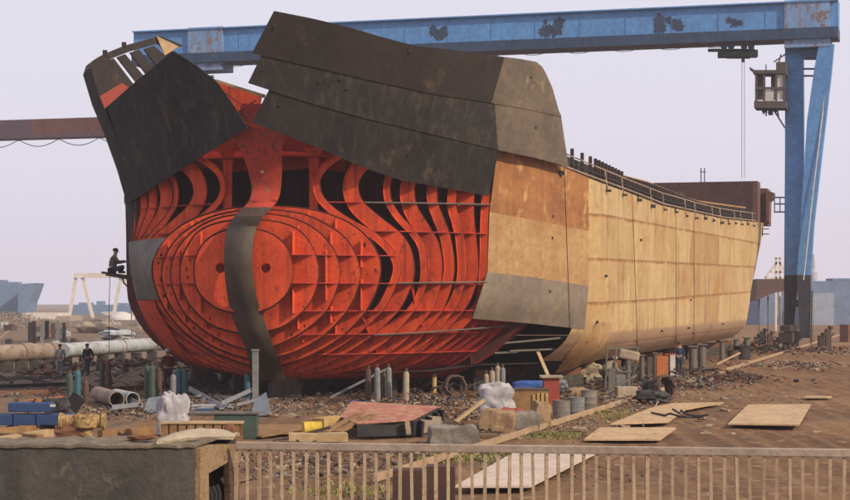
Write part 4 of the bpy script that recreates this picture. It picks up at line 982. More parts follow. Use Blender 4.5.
lump(592, 385, (1.6, .9, .95), BEIGE, 'sack', 'cream coloured sack pile under the hull corner', 'sack', amp=.4, seed=6)
lump(578, 400, (1.0, .7, .5), CONCT, 'sack', 'low brown sack behind the pale drum', 'sack', amp=.4, seed=16)
lump(557, 393, (.9, .6, .6), GREYC, 'rag_pile', 'grey heap of rags just behind the red bin', 'rags', amp=.4, seed=12)
lump(652, 403, (1.3, 1.0, .5), BLACK, 'rag_pile', 'black canvas heap beside the hose reel on the rail', 'rags', amp=.4, seed=13)
# hose coil near tools
def coil(px, py, R_, r_, n, m, label, ax=(0.3, -1, .25), name='hose_coil', cat='hose'):
    p = gp(px, py)+Vector((0, 0, R_)); mb = MB(); q = Vector((0, 0, 1)).rotation_difference(Vector(ax).normalized()).to_matrix(); pts = []
    for k in range(n*16+1):
        a_ = 2*math.pi*k/16; rr = R_-r_*1.2*((k*7) % 3)*.6; pts.append(p+q @ Vector((rr*math.cos(a_), rr*math.sin(a_), (k/16-n/2)*r_*1.1)))
    mb.tube(pts, r_, 6); return obj(name, mb, m, smooth=True, label=label, cat=cat)
coil(455, 398, .48, .05, 7, BROWNC, 'dark hose coil standing by the small beige cylinder'); coil(663, 401, .52, .055, 9, BROWNC, 'dark brown cable coil lying at the rail', ax=(.8, -1, .35)); coil(648, 400, .42, .05, 5, BLACK, 'black cable coil left of the brown cable coil', ax=(1, -.4, .2))
# workbench frame
p = gp(622, 395); T = thing('frame_rack', 'open steel tube rack with thin legs beneath the hull side', 'rack', p)
def fr(x, y): return P(x, y, p.y)
for a_, b_ in (((607, 349), (638, 347.5)), ((607, 349), (605, 388)), ((638, 347.5), (630, 396)), ((616, 348), (613, 392)), ((622, 372), (633, 372))): obj('tube', MB().tube([fr(*a_), fr(*b_)], .045, 6), GREY2, T)
obj('top_bag', MB().box(fr(629, 355), (.9, .3, .42), rot=(0, .2, 0)), BEIGE, T, bevel=.08); obj('pale_board', MB().box(fr(621, 386), (.42, .08, 1.0)), GREYC, T); obj('dark_board', MB().box(fr(612, 382), (.3, .1, 1.2)), GREY2, T)
block(626, 397, .9, .5, .45, BEIGE, 'box', 'pale tool box at the foot of the tube rack', 'box', .2)
# orange panels
for x0, x1, y0, y1, m, lb in [(647, 651.5, 357, 383, BROWNC, 'dark brown steel door leaf standing left of the orange panel'), (656, 668, 356, 381, ORANGEP, 'orange painted steel panel standing under the hull side')]:
    D_ = gp(x0, y1).y; obj('metal_sheet', MB().box(P((x0+x1)/2, (y0+y1)/2, D_), ((x1-x0)/F*D_, .12, (y1-y0)/F*D_), rot=(0, 0, .2)), m, label=lb, cat='panel', bevel=.01)
obj('metal_sheet', MB().bar(P(664, 354.5, 98), P(675, 354, 98), .9, .06), BRICK, label='red shelf board between the orange panel and the navy worker', cat='panel')
for x in (646, 672.5): D_ = 100; obj('paint_tin' if x < 650 else 'pale_post', MB().box(P(x, 379 if x < 650 else 365, D_), (.28, .2, .4 if x < 650 else 1.2)), WHITE, label='small white tin on the dirt under the hull side' if x < 650 else 'thin white post beside the navy worker', cat='tin' if x < 650 else 'post')
# pink sheet assembly
D0 = 57.5
p = gp(385, 436); T = thing('steel_subassembly', 'upturned steel unit with pink primed top sheet and dark ribs', 'steel unit', p)
tl, tr_, br_, bl_ = P(352, 401, 61), P(438, 406, 58), P(413, 419, 54), P(357, 423, 53.7)
mbp = MB().prism([tl, tr_, br_, P(395, 420.6, 53.8), bl_, P(340, 416, 57)], (0, 0, -.04)); obj('top_sheet', mbp, PINK, T)
def drop(v, k): return Vector((v.x, v.y, max(v.z-k, .02)))
for a_, b_, h_ in ((bl_, P(413, 419, 54.1), .75), (br_, tr_, .6), (lerp(bl_, tl, .5), lerp(br_, tr_, .5), .6)):
    obj('rib', MB().sheet([[drop(a_, .05), drop(b_, .05)], [drop(a_, h_), drop(b_, h_)]], .05), BLACK, T)
for f in (.12, .42, .72, .95):
    c_ = lerp(br_, tr_, f)+Vector((.12, -.15, -.36)); obj('rib_plate', MB().box(c_, (.06, .6, .55), rot=(0, .1, .3)), BLACK, T)
for f in (.28, .56): obj('box_end', MB().box(lerp(br_, tr_, f)+Vector((.2, -.25, -.33)), (.42, .12, .40), rot=(0, .1, .2)), BEIGE, T)
obj('corner_post', MB().bar(P(407, 421, 53.8), P(409, 434, 53.8), .14), BEIGE, T)
obj('plank', MB().bar(P(337, 432, 53.4), P(373, 414.5, 55), .30, .05), WOOD, label='brown plank propped on the pink steel unit', cat='plank')
obj('plank', MB().bar(P(325, 432, 53.9), P(360, 413.5, 56), .26, .05), WOOD, label='second brown plank propped on the pink steel unit, farther left', cat='plank')
obj('plank', MB().bar(gp(318, 431)+Vector((0, 0, .25)), gp(341, 429)+Vector((0, 0, .28)), .5, .3), YBEI, label='cream painted timber beside the yellow drum', cat='timber')
obj('board_stack', MB().box(gp(318, 441)+Vector((0, 0, .12)), (1.7, .8, .22), rot=(0, 0, .1)), WOODP, label='low stack of pale boards in front of the yellow drum', cat='boards')
# wooden crates left centre
p = gp(203, 444); T = thing('crate', 'long open slatted timber crate beside the white sheet', 'crate', p)
for k in range(9): obj('slat', MB().box(p+Vector((-1.05+.25*k, -.3, .3)), (.2, .04, .56)), WOOD, T)
obj('top_board', MB().box(p+Vector((0, -.05, .62)), (2.3, .62, .05)), WOODP, T); obj('back_board', MB().box(p+Vector((0, .3, .3)), (2.2, .04, .56)), WOOD, T)
p = gp(236, 439); T = thing('box', 'dark green grey steel box behind the timber crate', 'box', p)
obj('body', MB().box(p+Vector((0, .1, .38)), (1.25, .6, .72)), GREENC, T, bevel=.01); obj('rim', MB().box(p+Vector((-.5, .1, .77)), (2.4, .7, .05)), GREY2, T)
lump(173, 440, (.85, .6, 1.3), SACK, 'plastic_sheet', 'crumpled white plastic sheet draped over a stump left of the crate', 'plastic sheet', amp=.3, seed=21, seg=48, sq=6)
# angle bars and channel offcuts
bars = [((189, 396), (222, 412), .16, 'pale steel channel slanting down to the right, longest of the heap'), ((214, 399), (248, 404), .10, 'pale steel bar lying flat in the channel heap'), ((222, 412), (256, 399), .13, 'pale steel channel slanting up to the right in the heap'), ((238, 413), (262, 402), .08, 'thin grey bar at the right of the channel heap'), ((118, 401), (142, 410), .13, 'white steel bar slanting from the pipe'), ((112, 417), (140, 409), .14, 'white steel bar lying left of the grey wedge'), ((150, 398), (172, 401), .07, 'thin grey rod in front of the pale grey cylinder')]
for k, (a_, b_, w_, lb) in enumerate(bars):
    A = gp(*a_)+Vector((0, 0, .28 if k != 1 else .1)); B = gp(*b_)+Vector((0, 0, .12+(.3 if k == 2 else 0))); mb = MB().bar(A, B, w_, .03); mb.bar(A+Vector((0, w_/2, w_/2)), B+Vector((0, w_/2, w_/2)), .03, w_)
    obj('steel_channel', mb, ALU, label=lb, cat='steel bar')
obj('metal_sheet', MB().prism([P(250, 416, 64), P(272, 415, 64), P(266, 392, 67), P(255, 399, 66)], Vector((0, .05, 0))), mat('grey_blue_panel', (.13, .15, .17), (.09, .1, .12), 1.5, None), label='dark grey blue panel leaning at the right end of the channel heap', cat='panel')
obj('metal_sheet', MB().prism([P(142, 415, 65), P(165, 410, 66), P(160, 396, 67), P(148, 398, 66.5)], Vector((0, .05, 0))), mat('grey_blue_panel', (.13, .15, .17)), label='grey wedge shaped panel leaning behind the white sheet', cat='panel')
block(213, 410, 1.6, .4, .22, ALU, 'steel_box_section', 'flat pale box section under the channel heap', 'steel bar', .15)
block(205, 414, .7, .4, .2, BLUED, 'toolbox', 'small blue toolbox under the channel heap', 'box', .15)
# pipes
def pipe(a_, b_, r_, m, label, z=None, n=18):
    A = gp(*a_)+Vector((0, 0, r_ if z is None else z)); B = gp(*b_)+Vector((0, 0, r_ if z is None else z)); d = (B-A).normalized(); x = d.cross(Vector((0, 0, 1))).normalized(); u = x.cross(d)
    mb = MB(); L = [[], [], [], []]
    for k in range(n+1):
        c_ = x*math.cos(6.28319*k/n)+u*math.sin(6.28319*k/n); L[0].append(A+c_*r_); L[1].append(B+c_*r_); L[2].append(B+c_*r_*.9); L[3].append(A+c_*r_*.9)
    mb.sheet([L[0], L[1], L[2], L[3], L[0]]); return obj('steel_pipe', mb, m, smooth=True, label=label, cat='pipe')
pipe((98, 401), (117, 407), .30, PIPER, 'rusty short pipe lying with its dark open end to the right'); pipe((116, 402), (133, 406), .27, PIPEW, 'pale short pipe behind the rusty short pipe')
# pipeline at left on cradles
A = P(-30, 367, 104); B = P(57, 360, 111); C_ = P(160, 348, 128)
A.z = 1.0; B.z = 1.05; C_.z = 1.1
PL = thing('pipeline', 'large rust streaked pale pipe lying on cradles at the left edge', 'pipe', (A.x, A.y, 0)); obj('body', MB().tube([A, B], .52, 18), PIPER, PL, smooth=True)
PL2 = thing('pipeline', 'large bluish white pipe on cradles between the walkers and the bow', 'pipe', (B.x, B.y, 0)); obj('body', MB().tube([B+Vector((.3, .3, 0)), C_, C_+(C_-B)*.5], .46, 18), PIPEW, PL2, smooth=True)
for par, a_, b_ in ((PL, A, B), (PL2, B, C_)):
    for k in range(6):
        c_ = lerp(a_, b_, (k+.5)/6); obj('cradle', MB().box((c_.x, c_.y-.2, .28), (.6, .9, .62)), CONCD, par)
    for k in range(3): c_ = lerp(a_, b_, (k+.7)/3); d = (b_-a_).normalized(); obj('flange', MB().tube([c_-d*.06, c_+d*.06], .60, 18), PIPER, par)
# blue machine, yellow valve at far left
p = gp(25, 432); T = thing('machine', 'long low blue steel machine bed at the left edge', 'machine', p)
BM = mat('blue_machine_paint', (.022, .05, .14), (.018, .04, .10), 2, (.1, .09, .09), .62)
obj('bed', MB().box(p+Vector((-.5, 0, .40)), (4.0, .8, .32)), BM, T, bevel=.02); obj('hood', MB().box(p+Vector((.2, 0, .78)), (1.3, .7, .28)), BM, T, bevel=.03); obj('white_bar', MB().box(p+Vector((.7, -.3, .84)), (.6, .06, .08)), WHITE, T)
for q in (-1.6, -.9, -.2, .5, 1.2): obj('bracket', MB().box(p+Vector((q, -.42, .42)), (.08, .06, .42)), BM, T)
for q in (-1.2, .1, .9): obj('lever', MB().bar(p+Vector((q, -.1, .6)), p+Vector((q+.25, -.1, 1.05)), .05), BLACK, T)
for q in (-2, -.4, 1.2): obj('foot', MB().box(p+Vector((q, 0, .1)), (.25, .6, .2)), BLACK, T)
VALV = mat('rusty_valve_paint', (.36, .24, .09), (.22, .13, .05), 5, (.10, .055, .03), .5, .8)
p = gp(86, 443); T = thing('valve', 'cream and yellow flanged valve body at the left foreground', 'valve', p)
obj('body', MB().lathe(p+Vector((0, 0, 0)), [(.34, 0), (.34, .08), (.2, .12), (.2, .4), (.36, .46), (.38, .62), (.36, .7)], 18), VALV, T, smooth=True)
obj('side_flange', MB().lathe(p+Vector((-.75, 0, .62)), [(.25, 0), (.25, .08), (.19, .1), (.19, 1.2), (.25, 1.22), (.25, 1.3)], 16, (1, 0, 0)), VALV, T, smooth=True)
for a_ in range(5): obj('lug', MB().box(p+Vector((.28*math.cos(a_*1.25), .28*math.sin(a_*1.25), .76)), (.1, .1, .16)), VALV, T)
lump(58, 424, (.8, .6, .85), BLACK, 'winch_motor', 'black oily motor lump between the blue machine and the cream valve', 'motor', amp=.5, seed=31)
lump(72, 443, (.9, .5, .55), RUST, 'pump_casing', 'rust brown pump casing below the cream valve', 'pump', amp=.4, seed=33)
obj('metal_sheet', MB().box(gp(75, 420)+Vector((0, 0, .6)), (.5, .08, .6), rot=(.2, .6, 0)), BLACK, label='black plate tilted against the oily motor', cat='panel')
for k, (a_, b_, m, lb) in enumerate([((-10, 447), (50, 437), WOODP, 'pale timber beam lying nearest the concrete wall'), ((-10, 437), (52, 431), WOOD, 'second timber beam behind the pale one'), ((100, 438), (166, 434), WOOD, 'long brown beam lying right of the cream valve'), ((105, 445), (160, 443), RUST, 'rust brown beam in front of the long brown beam'), ((-10, 440), (40, 443), WOOD, 'short timber across the two beams')]):
    obj('timber_beam', MB().bar(gp(*a_)+Vector((0, 0, .13)), gp(*b_)+Vector((0, 0, .13)), .26, .22), m, label=lb, cat='beam')
# low walls and sleeper lines on the left
for k, (a_, b_, m, lb) in enumerate([((-20, 389), (68, 386), BLACK, 'dark steel beam lying across the left yard, nearest'), ((-20, 381), (70, 378), CONC, 'long pale concrete beam lying across the left yard'), ((90, 392), (240, 384), RUST, 'rusty beam lying under the left bilge'), ((-20, 396), (60, 394), RUST, 'rust brown beam before the dark steel beam')]):
    obj('ground_beam', MB().bar(gp(*a_)+Vector((0, 0, .1)), gp(*b_)+Vector((0, 0, .1)), .35, .2), m, label=lb, cat='beam')
# ground plates
def gplate(pts, m, label, z=.07):
    return obj('steel_plate', MB().prism([gp(*q)+Vector((0, 0, z)) for q in pts], (0, 0, .05)), m, label=label, cat='steel plate')
gplate([(611, 427), (650, 411), (672, 406), (724, 405), (686, 412), (668, 425)], PLATEG, 'large rusty flat plate with a notched edge on the dirt')
gplate([(728, 427), (748, 407.5), (811, 407), (799, 428)], PLATEG, 'clean rectangular flat plate on the dirt at the right')
gplate([(584, 443), (600, 431), (676, 431), (660, 443)], PLATEG, 'rusty flat plate just beyond the fence rail')
gplate([(455, 491), (515, 456), (600, 455), (530, 491)], PLATEW, 'pale pinkish sheet on the dirt seen through the fence')
gplate([(804, 400), (806, 398.5), (832, 399), (828, 400.5)], PLATEG, 'thin far plate strip at the right')
gplate([(185, 434), (250, 428), (330, 428), (262, 440)], WOOD, 'flat brown board sheet on the dirt behind the fence start')
# boxes behind the fence
for x, w_, h_, lb in [(408, .75, .72, 'left rust brown steel box seen through the fence'), (441, .7, .8, 'right rust brown steel box seen through the fence')]:
    v = P(x, 505, 36); v.z = 0; mb = MB().box(v+Vector((0, 0, h_/2)), (w_*.8, .6, h_*.9)); obj('steel_box', mb, mat('dark_rust_box', (.06, .028, .02), (.04, .022, .016), 2, None), label=lb, cat='box', bevel=.01)

def smooth_pts(p): return [Vector(q) for q in smooth_line([tuple(v) for v in p], 3)]
# rubble and scrap
def shard(mb, p, sz):
    q = Matrix.Rotation(random.uniform(0, 6.3), 3, 'Z') @ Matrix.Rotation(random.uniform(-.5, .5), 3, 'X') @ Matrix.Rotation(random.uniform(-.5, .5), 3, 'Y')
    k_ = random.random()
    if k_ < .25: mb.box(p, (sz*random.uniform(1.5, 4), sz*random.uniform(.15, .35), sz*random.uniform(.08, .2)), M=q)
    else: mb.box(p, (sz*random.uniform(.3, 1.1), sz*random.uniform(.2, .8), sz*random.uniform(.08, .5)), M=q)
def rubble(px, py, w_, d_, h_, n, sz, mats_, label):
    c_ = gp(px, py)
    for m in mats_:
        mb = MB()
        for _ in range(n//len(mats_)):
            u, v = random.gauss(0, .38), random.gauss(0, .38); hh = h_*math.exp(-(u*u+v*v)*2.5)
            shard(mb, c_+Vector((u*w_, v*d_, random.uniform(0, 1)*hh)), sz*random.uniform(.4, 1.3))
        obj('scrap_rubble', mb, m, kind='stuff', label=label)

GM = [CONC, RUST, BROWNC, BEIGE, SCD]
rubble(690, 386, 3.2, 6, .55, 260, .22, [CONC, BROWNC, RUST, GREYC], 'grey brown rubble heap along the rail')
rubble(722, 380, 3.5, 5, .6, 220, .28, [RUST, BLACK, BROWNC], 'dark scrap heap beside the rail')
rubble(790, 366, 5, 9, .3, 200, .28, [CONC, RUST, BROWNC, BEIGE], 'scattered rubble near the crane leg')
rubble(835, 352, 6, 12, .45, 180, .35, [RUST, BROWNC, CONC], 'far rubble strip at the right edge')
rubble(760, 352, 5, 10, 1.0, 200, .4, [BLACK, BROWNC, RUST], 'dark clutter under the stern')
rubble(430, 404, 3.0, 4, .4, 240, .2, GM, 'tool and scrap heap behind the pink unit')
rubble(470, 408, 3.0, 5, .35, 260, .18, [BEIGE, RUST, BROWNC, CONC], 'scrap heap between cylinders and concrete blocks')
rubble(475, 432, 3.0, 4, .22, 200, .16, GM, 'small rubble around the concrete blocks')
rubble(360, 400, 5, 8, .3, 160, .2, [BLACK, SCD, BROWNC, SCD], 'dark debris under the hull')
rubble(210, 405, 5, 7, .35, 200, .18, [BLACK, GREYC, BROWNC], 'debris around the channel heap')
rubble(60, 398, 5, 8, .25, 160, .2, [BROWNC, CONC, RUST], 'debris on the left yard')
rubble(600, 402, 3.2, 7, .3, 260, .16, [BROWNC, BEIGE, RUST, CONC], 'debris around the drums')
rubble(620, 410, 3, 8, .12, 160, .12, [CONC, BROWNC, RUST], 'gravelly litter by the rail')
rubble(300, 470, 3, 5, .25, 220, .14, [BROWNC, CONC, BLACK, BEIGE], 'litter behind the fence')
rubble(560, 470, 5, 5, .1, 260, .09, [BROWNC, RUST, CONC], 'small litter behind the fence, right')
rubble(120, 372, 9, 22, .7, 260, .45, [BROWNC, CONC, BLACK, RUST], 'far clutter by the pipeline')
rubble(300, 408, 7, 5, .12, 500, .11, [BROWNC, RUST, BEIGE, CONC], 'fine scrap on the dirt before the bow')
rubble(150, 412, 6, 6, .15, 500, .13, [BROWNC, BLACK, BEIGE, RUST], 'fine scrap around the cylinders on the left')
rubble(450, 416, 6, 6, .14, 700, .12, [BROWNC, BLACK, BEIGE, RUST], 'fine scrap between pink unit and blocks')
rubble(560, 424, 4, 7, .10, 400, .10, [BROWNC, BEIGE, CONC], 'fine scrap before the drums')
rubble(700, 395, 6, 12, .06, 260, .11, [BROWNC, RUST, BEIGE], 'fine scrap over the right yard')
rubble(600, 385, 7, 8, .5, 400, .22, [BLACK, SCD, BROWNC, SCD], 'tangled scrap under the hull corner')
rubble(660, 375, 6, 10, .5, 400, .22, [BLACK, SCD, BROWNC, SCD], 'tangled scrap under the hull side')
rubble(200, 390, 12, 12, .3, 500, .22, [BLACK, SCD, BROWNC, SCD], 'dark scrap under the bow')
rubble(420, 392, 9, 8, .5, 500, .22, [BLACK, SCD, BROWNC, SCD], 'dark scrap under the hull')
rubble(250, 460, 5, 5, .12, 500, .10, [BROWNC, BEIGE, BLACK, RUST], 'litter just past the wall end')
rubble(420, 455, 4, 4, .12, 400, .10, [BROWNC, BEIGE, BLACK, RUST], 'litter past the fence, middle')
# countable offcuts strewn on the dirt
ob = None
for _ in range(46):
    x, y = random.choice([(random.uniform(420, 640), random.uniform(400, 440)), (random.uniform(640, 850), random.uniform(372, 436)), (random.uniform(100, 330), random.uniform(398, 440))])
    sz = random.uniform(.5, 1.2)
    if ob is None:
        p = gp(x, y); ob = obj('steel_offcut', MB().box(p+Vector((0, 0, .05)), (.5, .12, .05)).box(p+Vector((.1, .1, .07)), (.2, .25, .04), rot=(.2, .1, .5)), BEIGE, label='small bent steel offcut strewn on the dirt', cat='offcut', group='steel offcuts strewn over the yard')
    else:
        o = ob.copy(); COL.objects.link(o); o.location = gp(x, y); o.rotation_euler = (0, 0, random.uniform(0, 6)); o.scale = (sz, sz, sz)
for a_, b_, lb in [((655, 419), (700, 424), 'dark crooked branch of wire on the notched plate'), ((672, 417), (706, 421), 'second dark wire on the notched plate'), ((700, 378), (735, 386), 'thin dark rod on the scrap heap')]:
    A_, B_ = gp(*a_), gp(*b_); obj('bent_rod', MB().tube([lerp(A_, B_, k/6)+Vector((random.uniform(-.1, .1), random.uniform(-.4, .4), .14+random.uniform(0, .15))) for k in range(7)], .04, 5), BLACK, label=lb, cat='rod')
for k, (x0, y0, x1, y1, r_, m, lb) in enumerate([(112, 440, 162, 428, .03, BLACK, 'black hose looping past the cream valve'), (250, 447, 330, 440, .025, BLACK, 'thin black hose on the dirt behind the fence start'), (430, 420, 505, 440, .03, BROWNC, 'brown hose winding between the blocks'), (566, 404, 640, 398, .03, BLACK, 'black hose running along the rail past the drums'), (350, 404, 436, 398, .03, BLUET, 'blue air hose trailing behind the pink unit'), (20, 404, 66, 398, .03, ORANGEP, 'orange hose on the left yard')]):
    A_, B_ = gp(x0, y0), gp(x1, y1); n_ = 16; pts = [lerp(A_, B_, i/n_)+Vector((.25*math.sin(i*1.7+k), .9*math.sin(i*.9+k*2), .06+.03*math.sin(i*2.1))) for i in range(n_+1)]
    obj('hose', MB().tube(smooth_pts(pts), r_, 6), m, label=lb, cat='hose', smooth=True)
for k, (x, y, L, a_, m, lb) in enumerate([(275, 436, 1.6, .3, WOOD, 'short brown timber on the board sheet'), (295, 440, 1.2, -.5, BROWNC, 'dark short timber left of the pale board stack'), (455, 425, 1.4, .8, WOODP, 'pale splintered timber leaning between the blocks'), (474, 438, 1.3, -.9, WOODP, 'pale short stick right of the long low block'), (130, 432, 1.5, .2, WOOD, 'short timber crossing the long brown beam'), (605, 396, 1.6, .5, GREY2, 'grey bar at the foot of the stooping worker'), (640, 388, 2.2, -.2, BROWNC, 'brown plank on the dirt before the hull props'), (716, 366, 2.8, .9, WOODP, 'pale plank slanting between the hull props'), (330, 400, 2.4, .15, GREYC, 'long grey pipe length under the bow'), (445, 390, 1.5, 1.2, GREY2, 'grey rod standing askew in the tool heap')]):
    q = gp(x, y); v_ = Vector((math.cos(a_), math.sin(a_)*.6, .25*(k % 3))); obj('timber', MB().bar(q+Vector((0, 0, .1)), q+Vector((0, 0, .1))+v_*L, .13, .09), m, label=lb, cat='timber')
# weeds
def weeds(px, py, w_, d_, n, label, h=.11):
    c_ = gp(px, py); mb = MB()
    for _ in range(n):
        p = c_+Vector((random.gauss(0, .4)*w_, random.gauss(0, .4)*d_, 0)); a_ = random.uniform(0, 6.3); hh = h*random.uniform(.4, 1.2); e = Vector((math.cos(a_), math.sin(a_), 0))
        mb.add([p-e*.03, p+e*.03, p+Vector((random.uniform(-.1, .1), random.uniform(-.1, .1), hh))], [(0, 1, 2)])
    obj('weeds', mb, WEED, kind='stuff', label=label, fixn=False)
weeds(552, 436, 1.3, 2.2, 500, 'low green weeds by the rail'); weeds(470, 458, 2.0, 2.2, 600, 'green weeds behind the fence'); weeds(350, 492, 1.6, 2, 350, 'green weeds at the foot of the fence'); weeds(610, 415, 1.5, 6, 300, 'sparse weeds along the rail', .15)

# ================================================================ foreground wall and fence
ZW = 2.73
WL = thing('concrete_wall', 'dark streaked concrete wall block filling the lower left corner with a broken tan end', 'wall', (-3, 15.5, 1.7))
c0 = P(195, 446, 16.0); c1 = P(236, 444, 17.0)
a0 = P(-40, 446, 16.0)
def pz(v, z): return Vector((v.x, v.y, z))
obj('body', MB().prism([pz(a0, 1.7), pz(c0, 1.7), pz(c0, ZW), pz(a0, ZW)], Vector((.0, .45, 0))), CONCD, WL, bevel=.01)
back = Vector((.0, .45, 0))
obj('side_slab', MB().prism([pz(a0+back*1.01, 1.7), pz(c1, 1.7), pz(c1, ZW-.02), pz(a0+back*1.01, ZW-.02)], Vector((0, .03, 0))), CONCD, WL)
top = MB(); n = 30; r0, r1 = [], []
for k in range(n+1):
    u = k/n; q0 = lerp(pz(a0, ZW+.002), pz(c0, ZW+.002), u); q1 = lerp(pz(a0, ZW+.002)+Vector((0, .75, 0)), pz(c1, ZW+.002), u); r0.append(q0+Vector((0, -.02, random.uniform(0, .015)))); r1.append(q1+Vector((0, 0, random.uniform(0, .03))))
top.sheet([r0, [lerp(a_, b_, .5)+Vector((0, 0, random.uniform(0, .03))) for a_, b_ in zip(r0, r1)], r1], .025, nrm=(0, 0, 1)); obj('coping', top, mat('dusty_coping', (.17, .13, .09), (.10, .08, .06), 3, (.25, .2, .14), .56, .9, bump=.6), WL)
# broken tan end with an opening
e = (c1-c0); e.z = 0; en = e.normalized(); nn_ = Vector((en.y, -en.x, 0))
def ef(u, z): return pz(c0, z)+e*u
outer = [ef(0, 1.7), ef(0, ZW-.02), ef(.3, ZW-.01), ef(.62, ZW-.03), ef(1, ZW-.06), ef(1, ZW-.22), ef(.86, ZW-.26), ef(.95, ZW-.5), ef(.9, 1.7)]
hole = [ef(.22, 1.75), ef(.2, 2.47), ef(.45, 2.50), ef(.68, 2.53), ef(.70, 2.3), ef(.72, 1.75)]
obj('broken_end', MB().prism(outer, nn_*.05, [hole]), CONCT, WL)
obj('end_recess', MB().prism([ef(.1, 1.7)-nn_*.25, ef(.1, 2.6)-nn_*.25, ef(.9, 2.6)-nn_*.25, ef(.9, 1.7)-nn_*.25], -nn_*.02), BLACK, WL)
mb = MB()
for k in range(5): c_ = ef(.25+.1*k, 2.26)-nn_*.06; mb.tube([c_+Vector((0, 0, .05)), c_+Vector((.03, -.02, -.02)), c_+Vector((.0, 0, -.5))], .028, 7)
obj('cable_bundle', mb, RUB, label='black cables hanging in the opening of the broken wall end', cat='cables', smooth=True)
# slumped cement sack on the wall top
rows = []
from mathutils import noise as mn
for j in range(9):
    r_ = []
    for i in range(22):
        u = i/21; v = j/8; b_ = lerp(P(160, 446, 16.25), P(237, 440, 16.9), u); zz = ZW+.03+.085*math.sin(math.pi*min(max(u, .02), .98))**.6*math.sin(math.pi*(v*.84+.08))+.012*mn.noise(Vector((u*9, v*5, 0)))
        r_.append(Vector((b_.x, b_.y-.25+v*.5, zz)))
    rows.append(r_)
obj('cloth_sheet', MB().sheet(rows, .03, nrm=(0, 0, 1)), mat('pale_canvas', (.34, .28, .20), (.26, .21, .15), 5, (.25, .2, .14), .62, .9), smooth=True, label='pale canvas sheet slumped over the right end of the wall top', cat='canvas')
lump(232, 446, (.1, .1, .1), RUST, 'stone', 'small brown stone at the wall end', 'stone', amp=.3); bpy.data.objects['stone'].location = pz(c1, ZW+.03)+Vector((-.05, -.1, 0))
lump(100, 446, (.1, .1, .1), RUST, 'debris_clod', 'flat brown clod of debris on the wall top', 'clod', amp=.4); o = bpy.data.objects['debris_clod']; o.location = P(142, 441, 16.3); o.location.z = ZW+.03; o.scale = (2.6, 1, .45)
# fence
FA = P(236, 442, 16.6); FB = P(870, 451.5, 15.3); FA.z = FB.z = 0
ztr = EYE-138/F*16.6; ztr2 = EYE-145.6/F*15.3
FN = thing('fence', 'faded tan metal railing with closely set upright bars across the foreground', 'fence', (FA.x, FA.y, 1.7))
A_ = pz(FA, ztr-.04); B_ = pz(FB, ztr2-.04)
obj('top_rail', MB().bar(A_, B_, .055, .07), mat('rail_top_paint', (.33, .255, .19), (.25, .185, .14), 2, (.2, .11, .08), .6, .6), FN, bevel=.008); obj('bottom_rail', MB().bar(pz(A_, 1.83), pz(B_, 1.83), .04, .05), FENCE, FN)
nb = 51
for k in range(nb+1):
    q = lerp(A_, B_, k/nb); big = (k % 17 == 0)
    obj('bar', MB().box((q.x, q.y, (1.7+q.z-.04)/2), (.028 if not big else .034, .028, q.z-.04-1.7), rot=(0, random.gauss(0, .012), random.uniform(-.2, .2))), FENCE, FN)

# ================================================================ far background
# left: cream portal crane
p = P(98, 318, 480); T = thing('gantry_crane', 'distant cream portal crane with splayed legs on the left', 'crane', (p.x, p.y, 0)); Dp = 480
def fp(x, y, D=Dp): return P(x, y, D)
obj('beam', MB().bar(fp(74, 275.5), fp(127, 275.5), 1.6, 1.3), FARW, T)
for a_, b_ in (((76, 276), (69, 319)), ((82, 276), (93, 318)), ((121, 276), (113, 318)), ((125, 276), (135, 318))): obj('leg', MB().bar(fp(*a_), fp(*b_), .8, .8), FARW, T)
def far_building(x0, x1, y0, y1, D, m, label, name='building', cat='building', steps=None):
    a_ = P(x0, y1, D); b_ = P(x1, y0, D); T_ = thing(name, label, cat, ((a_.x+b_.x)/2, D, 0))
    obj('wall', MB().add([(a_.x, D, 0), (b_.x, D, 0), (b_.x, D, b_.z), (a_.x, D, b_.z), (a_.x, D+15, 0), (b_.x, D+15, 0), (b_.x, D+15, b_.z), (a_.x, D+15, b_.z)], [(0, 1, 2, 3), (4, 5, 6, 7), (0, 1, 5, 4), (1, 2, 6, 5), (2, 3, 7, 6), (3, 0, 4, 7)]), m, T_)
    for s_ in (steps or []): obj('roof_step', MB().box(P((s_[0]+s_[1])/2, (s_[2]+y0)/2, D+5), ((s_[1]-s_[0])/F*D, 6, (y0-s_[2])/F*D)), m, T_)
    return T_
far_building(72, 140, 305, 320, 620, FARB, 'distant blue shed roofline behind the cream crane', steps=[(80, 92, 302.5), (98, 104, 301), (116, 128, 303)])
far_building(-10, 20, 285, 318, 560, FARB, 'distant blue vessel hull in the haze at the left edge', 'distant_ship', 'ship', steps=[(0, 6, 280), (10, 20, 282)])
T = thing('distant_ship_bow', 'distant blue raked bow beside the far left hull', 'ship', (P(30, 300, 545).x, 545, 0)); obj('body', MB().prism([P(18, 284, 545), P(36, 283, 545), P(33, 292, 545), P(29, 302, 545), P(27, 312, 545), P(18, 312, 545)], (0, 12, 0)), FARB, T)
far_building(22, 58, 313, 322, 420, FARW, 'low cream shed on the far left')
far_building(56, 70, 316, 322, 400, BEIGE, 'small beige hut right of the low cream shed')
lumpw = MB().lathe(P(122, 320, 430), [(3.4, -1), (3.0, .6), (1.8, 1.6), (.4, 2)], 16); obj('tent', lumpw, WHITE, smooth=True, label='white domed cover in the hazy distance left of the bow', cat='tent')
obj('boat', MB().prism([P(100, 312, 440), P(114, 311.5, 440), P(130, 314, 440), P(120, 316, 440), P(106, 315, 440)], (0, 3, 0)), WHITE, label='distant white launch on the hard left of the bow', cat='boat')
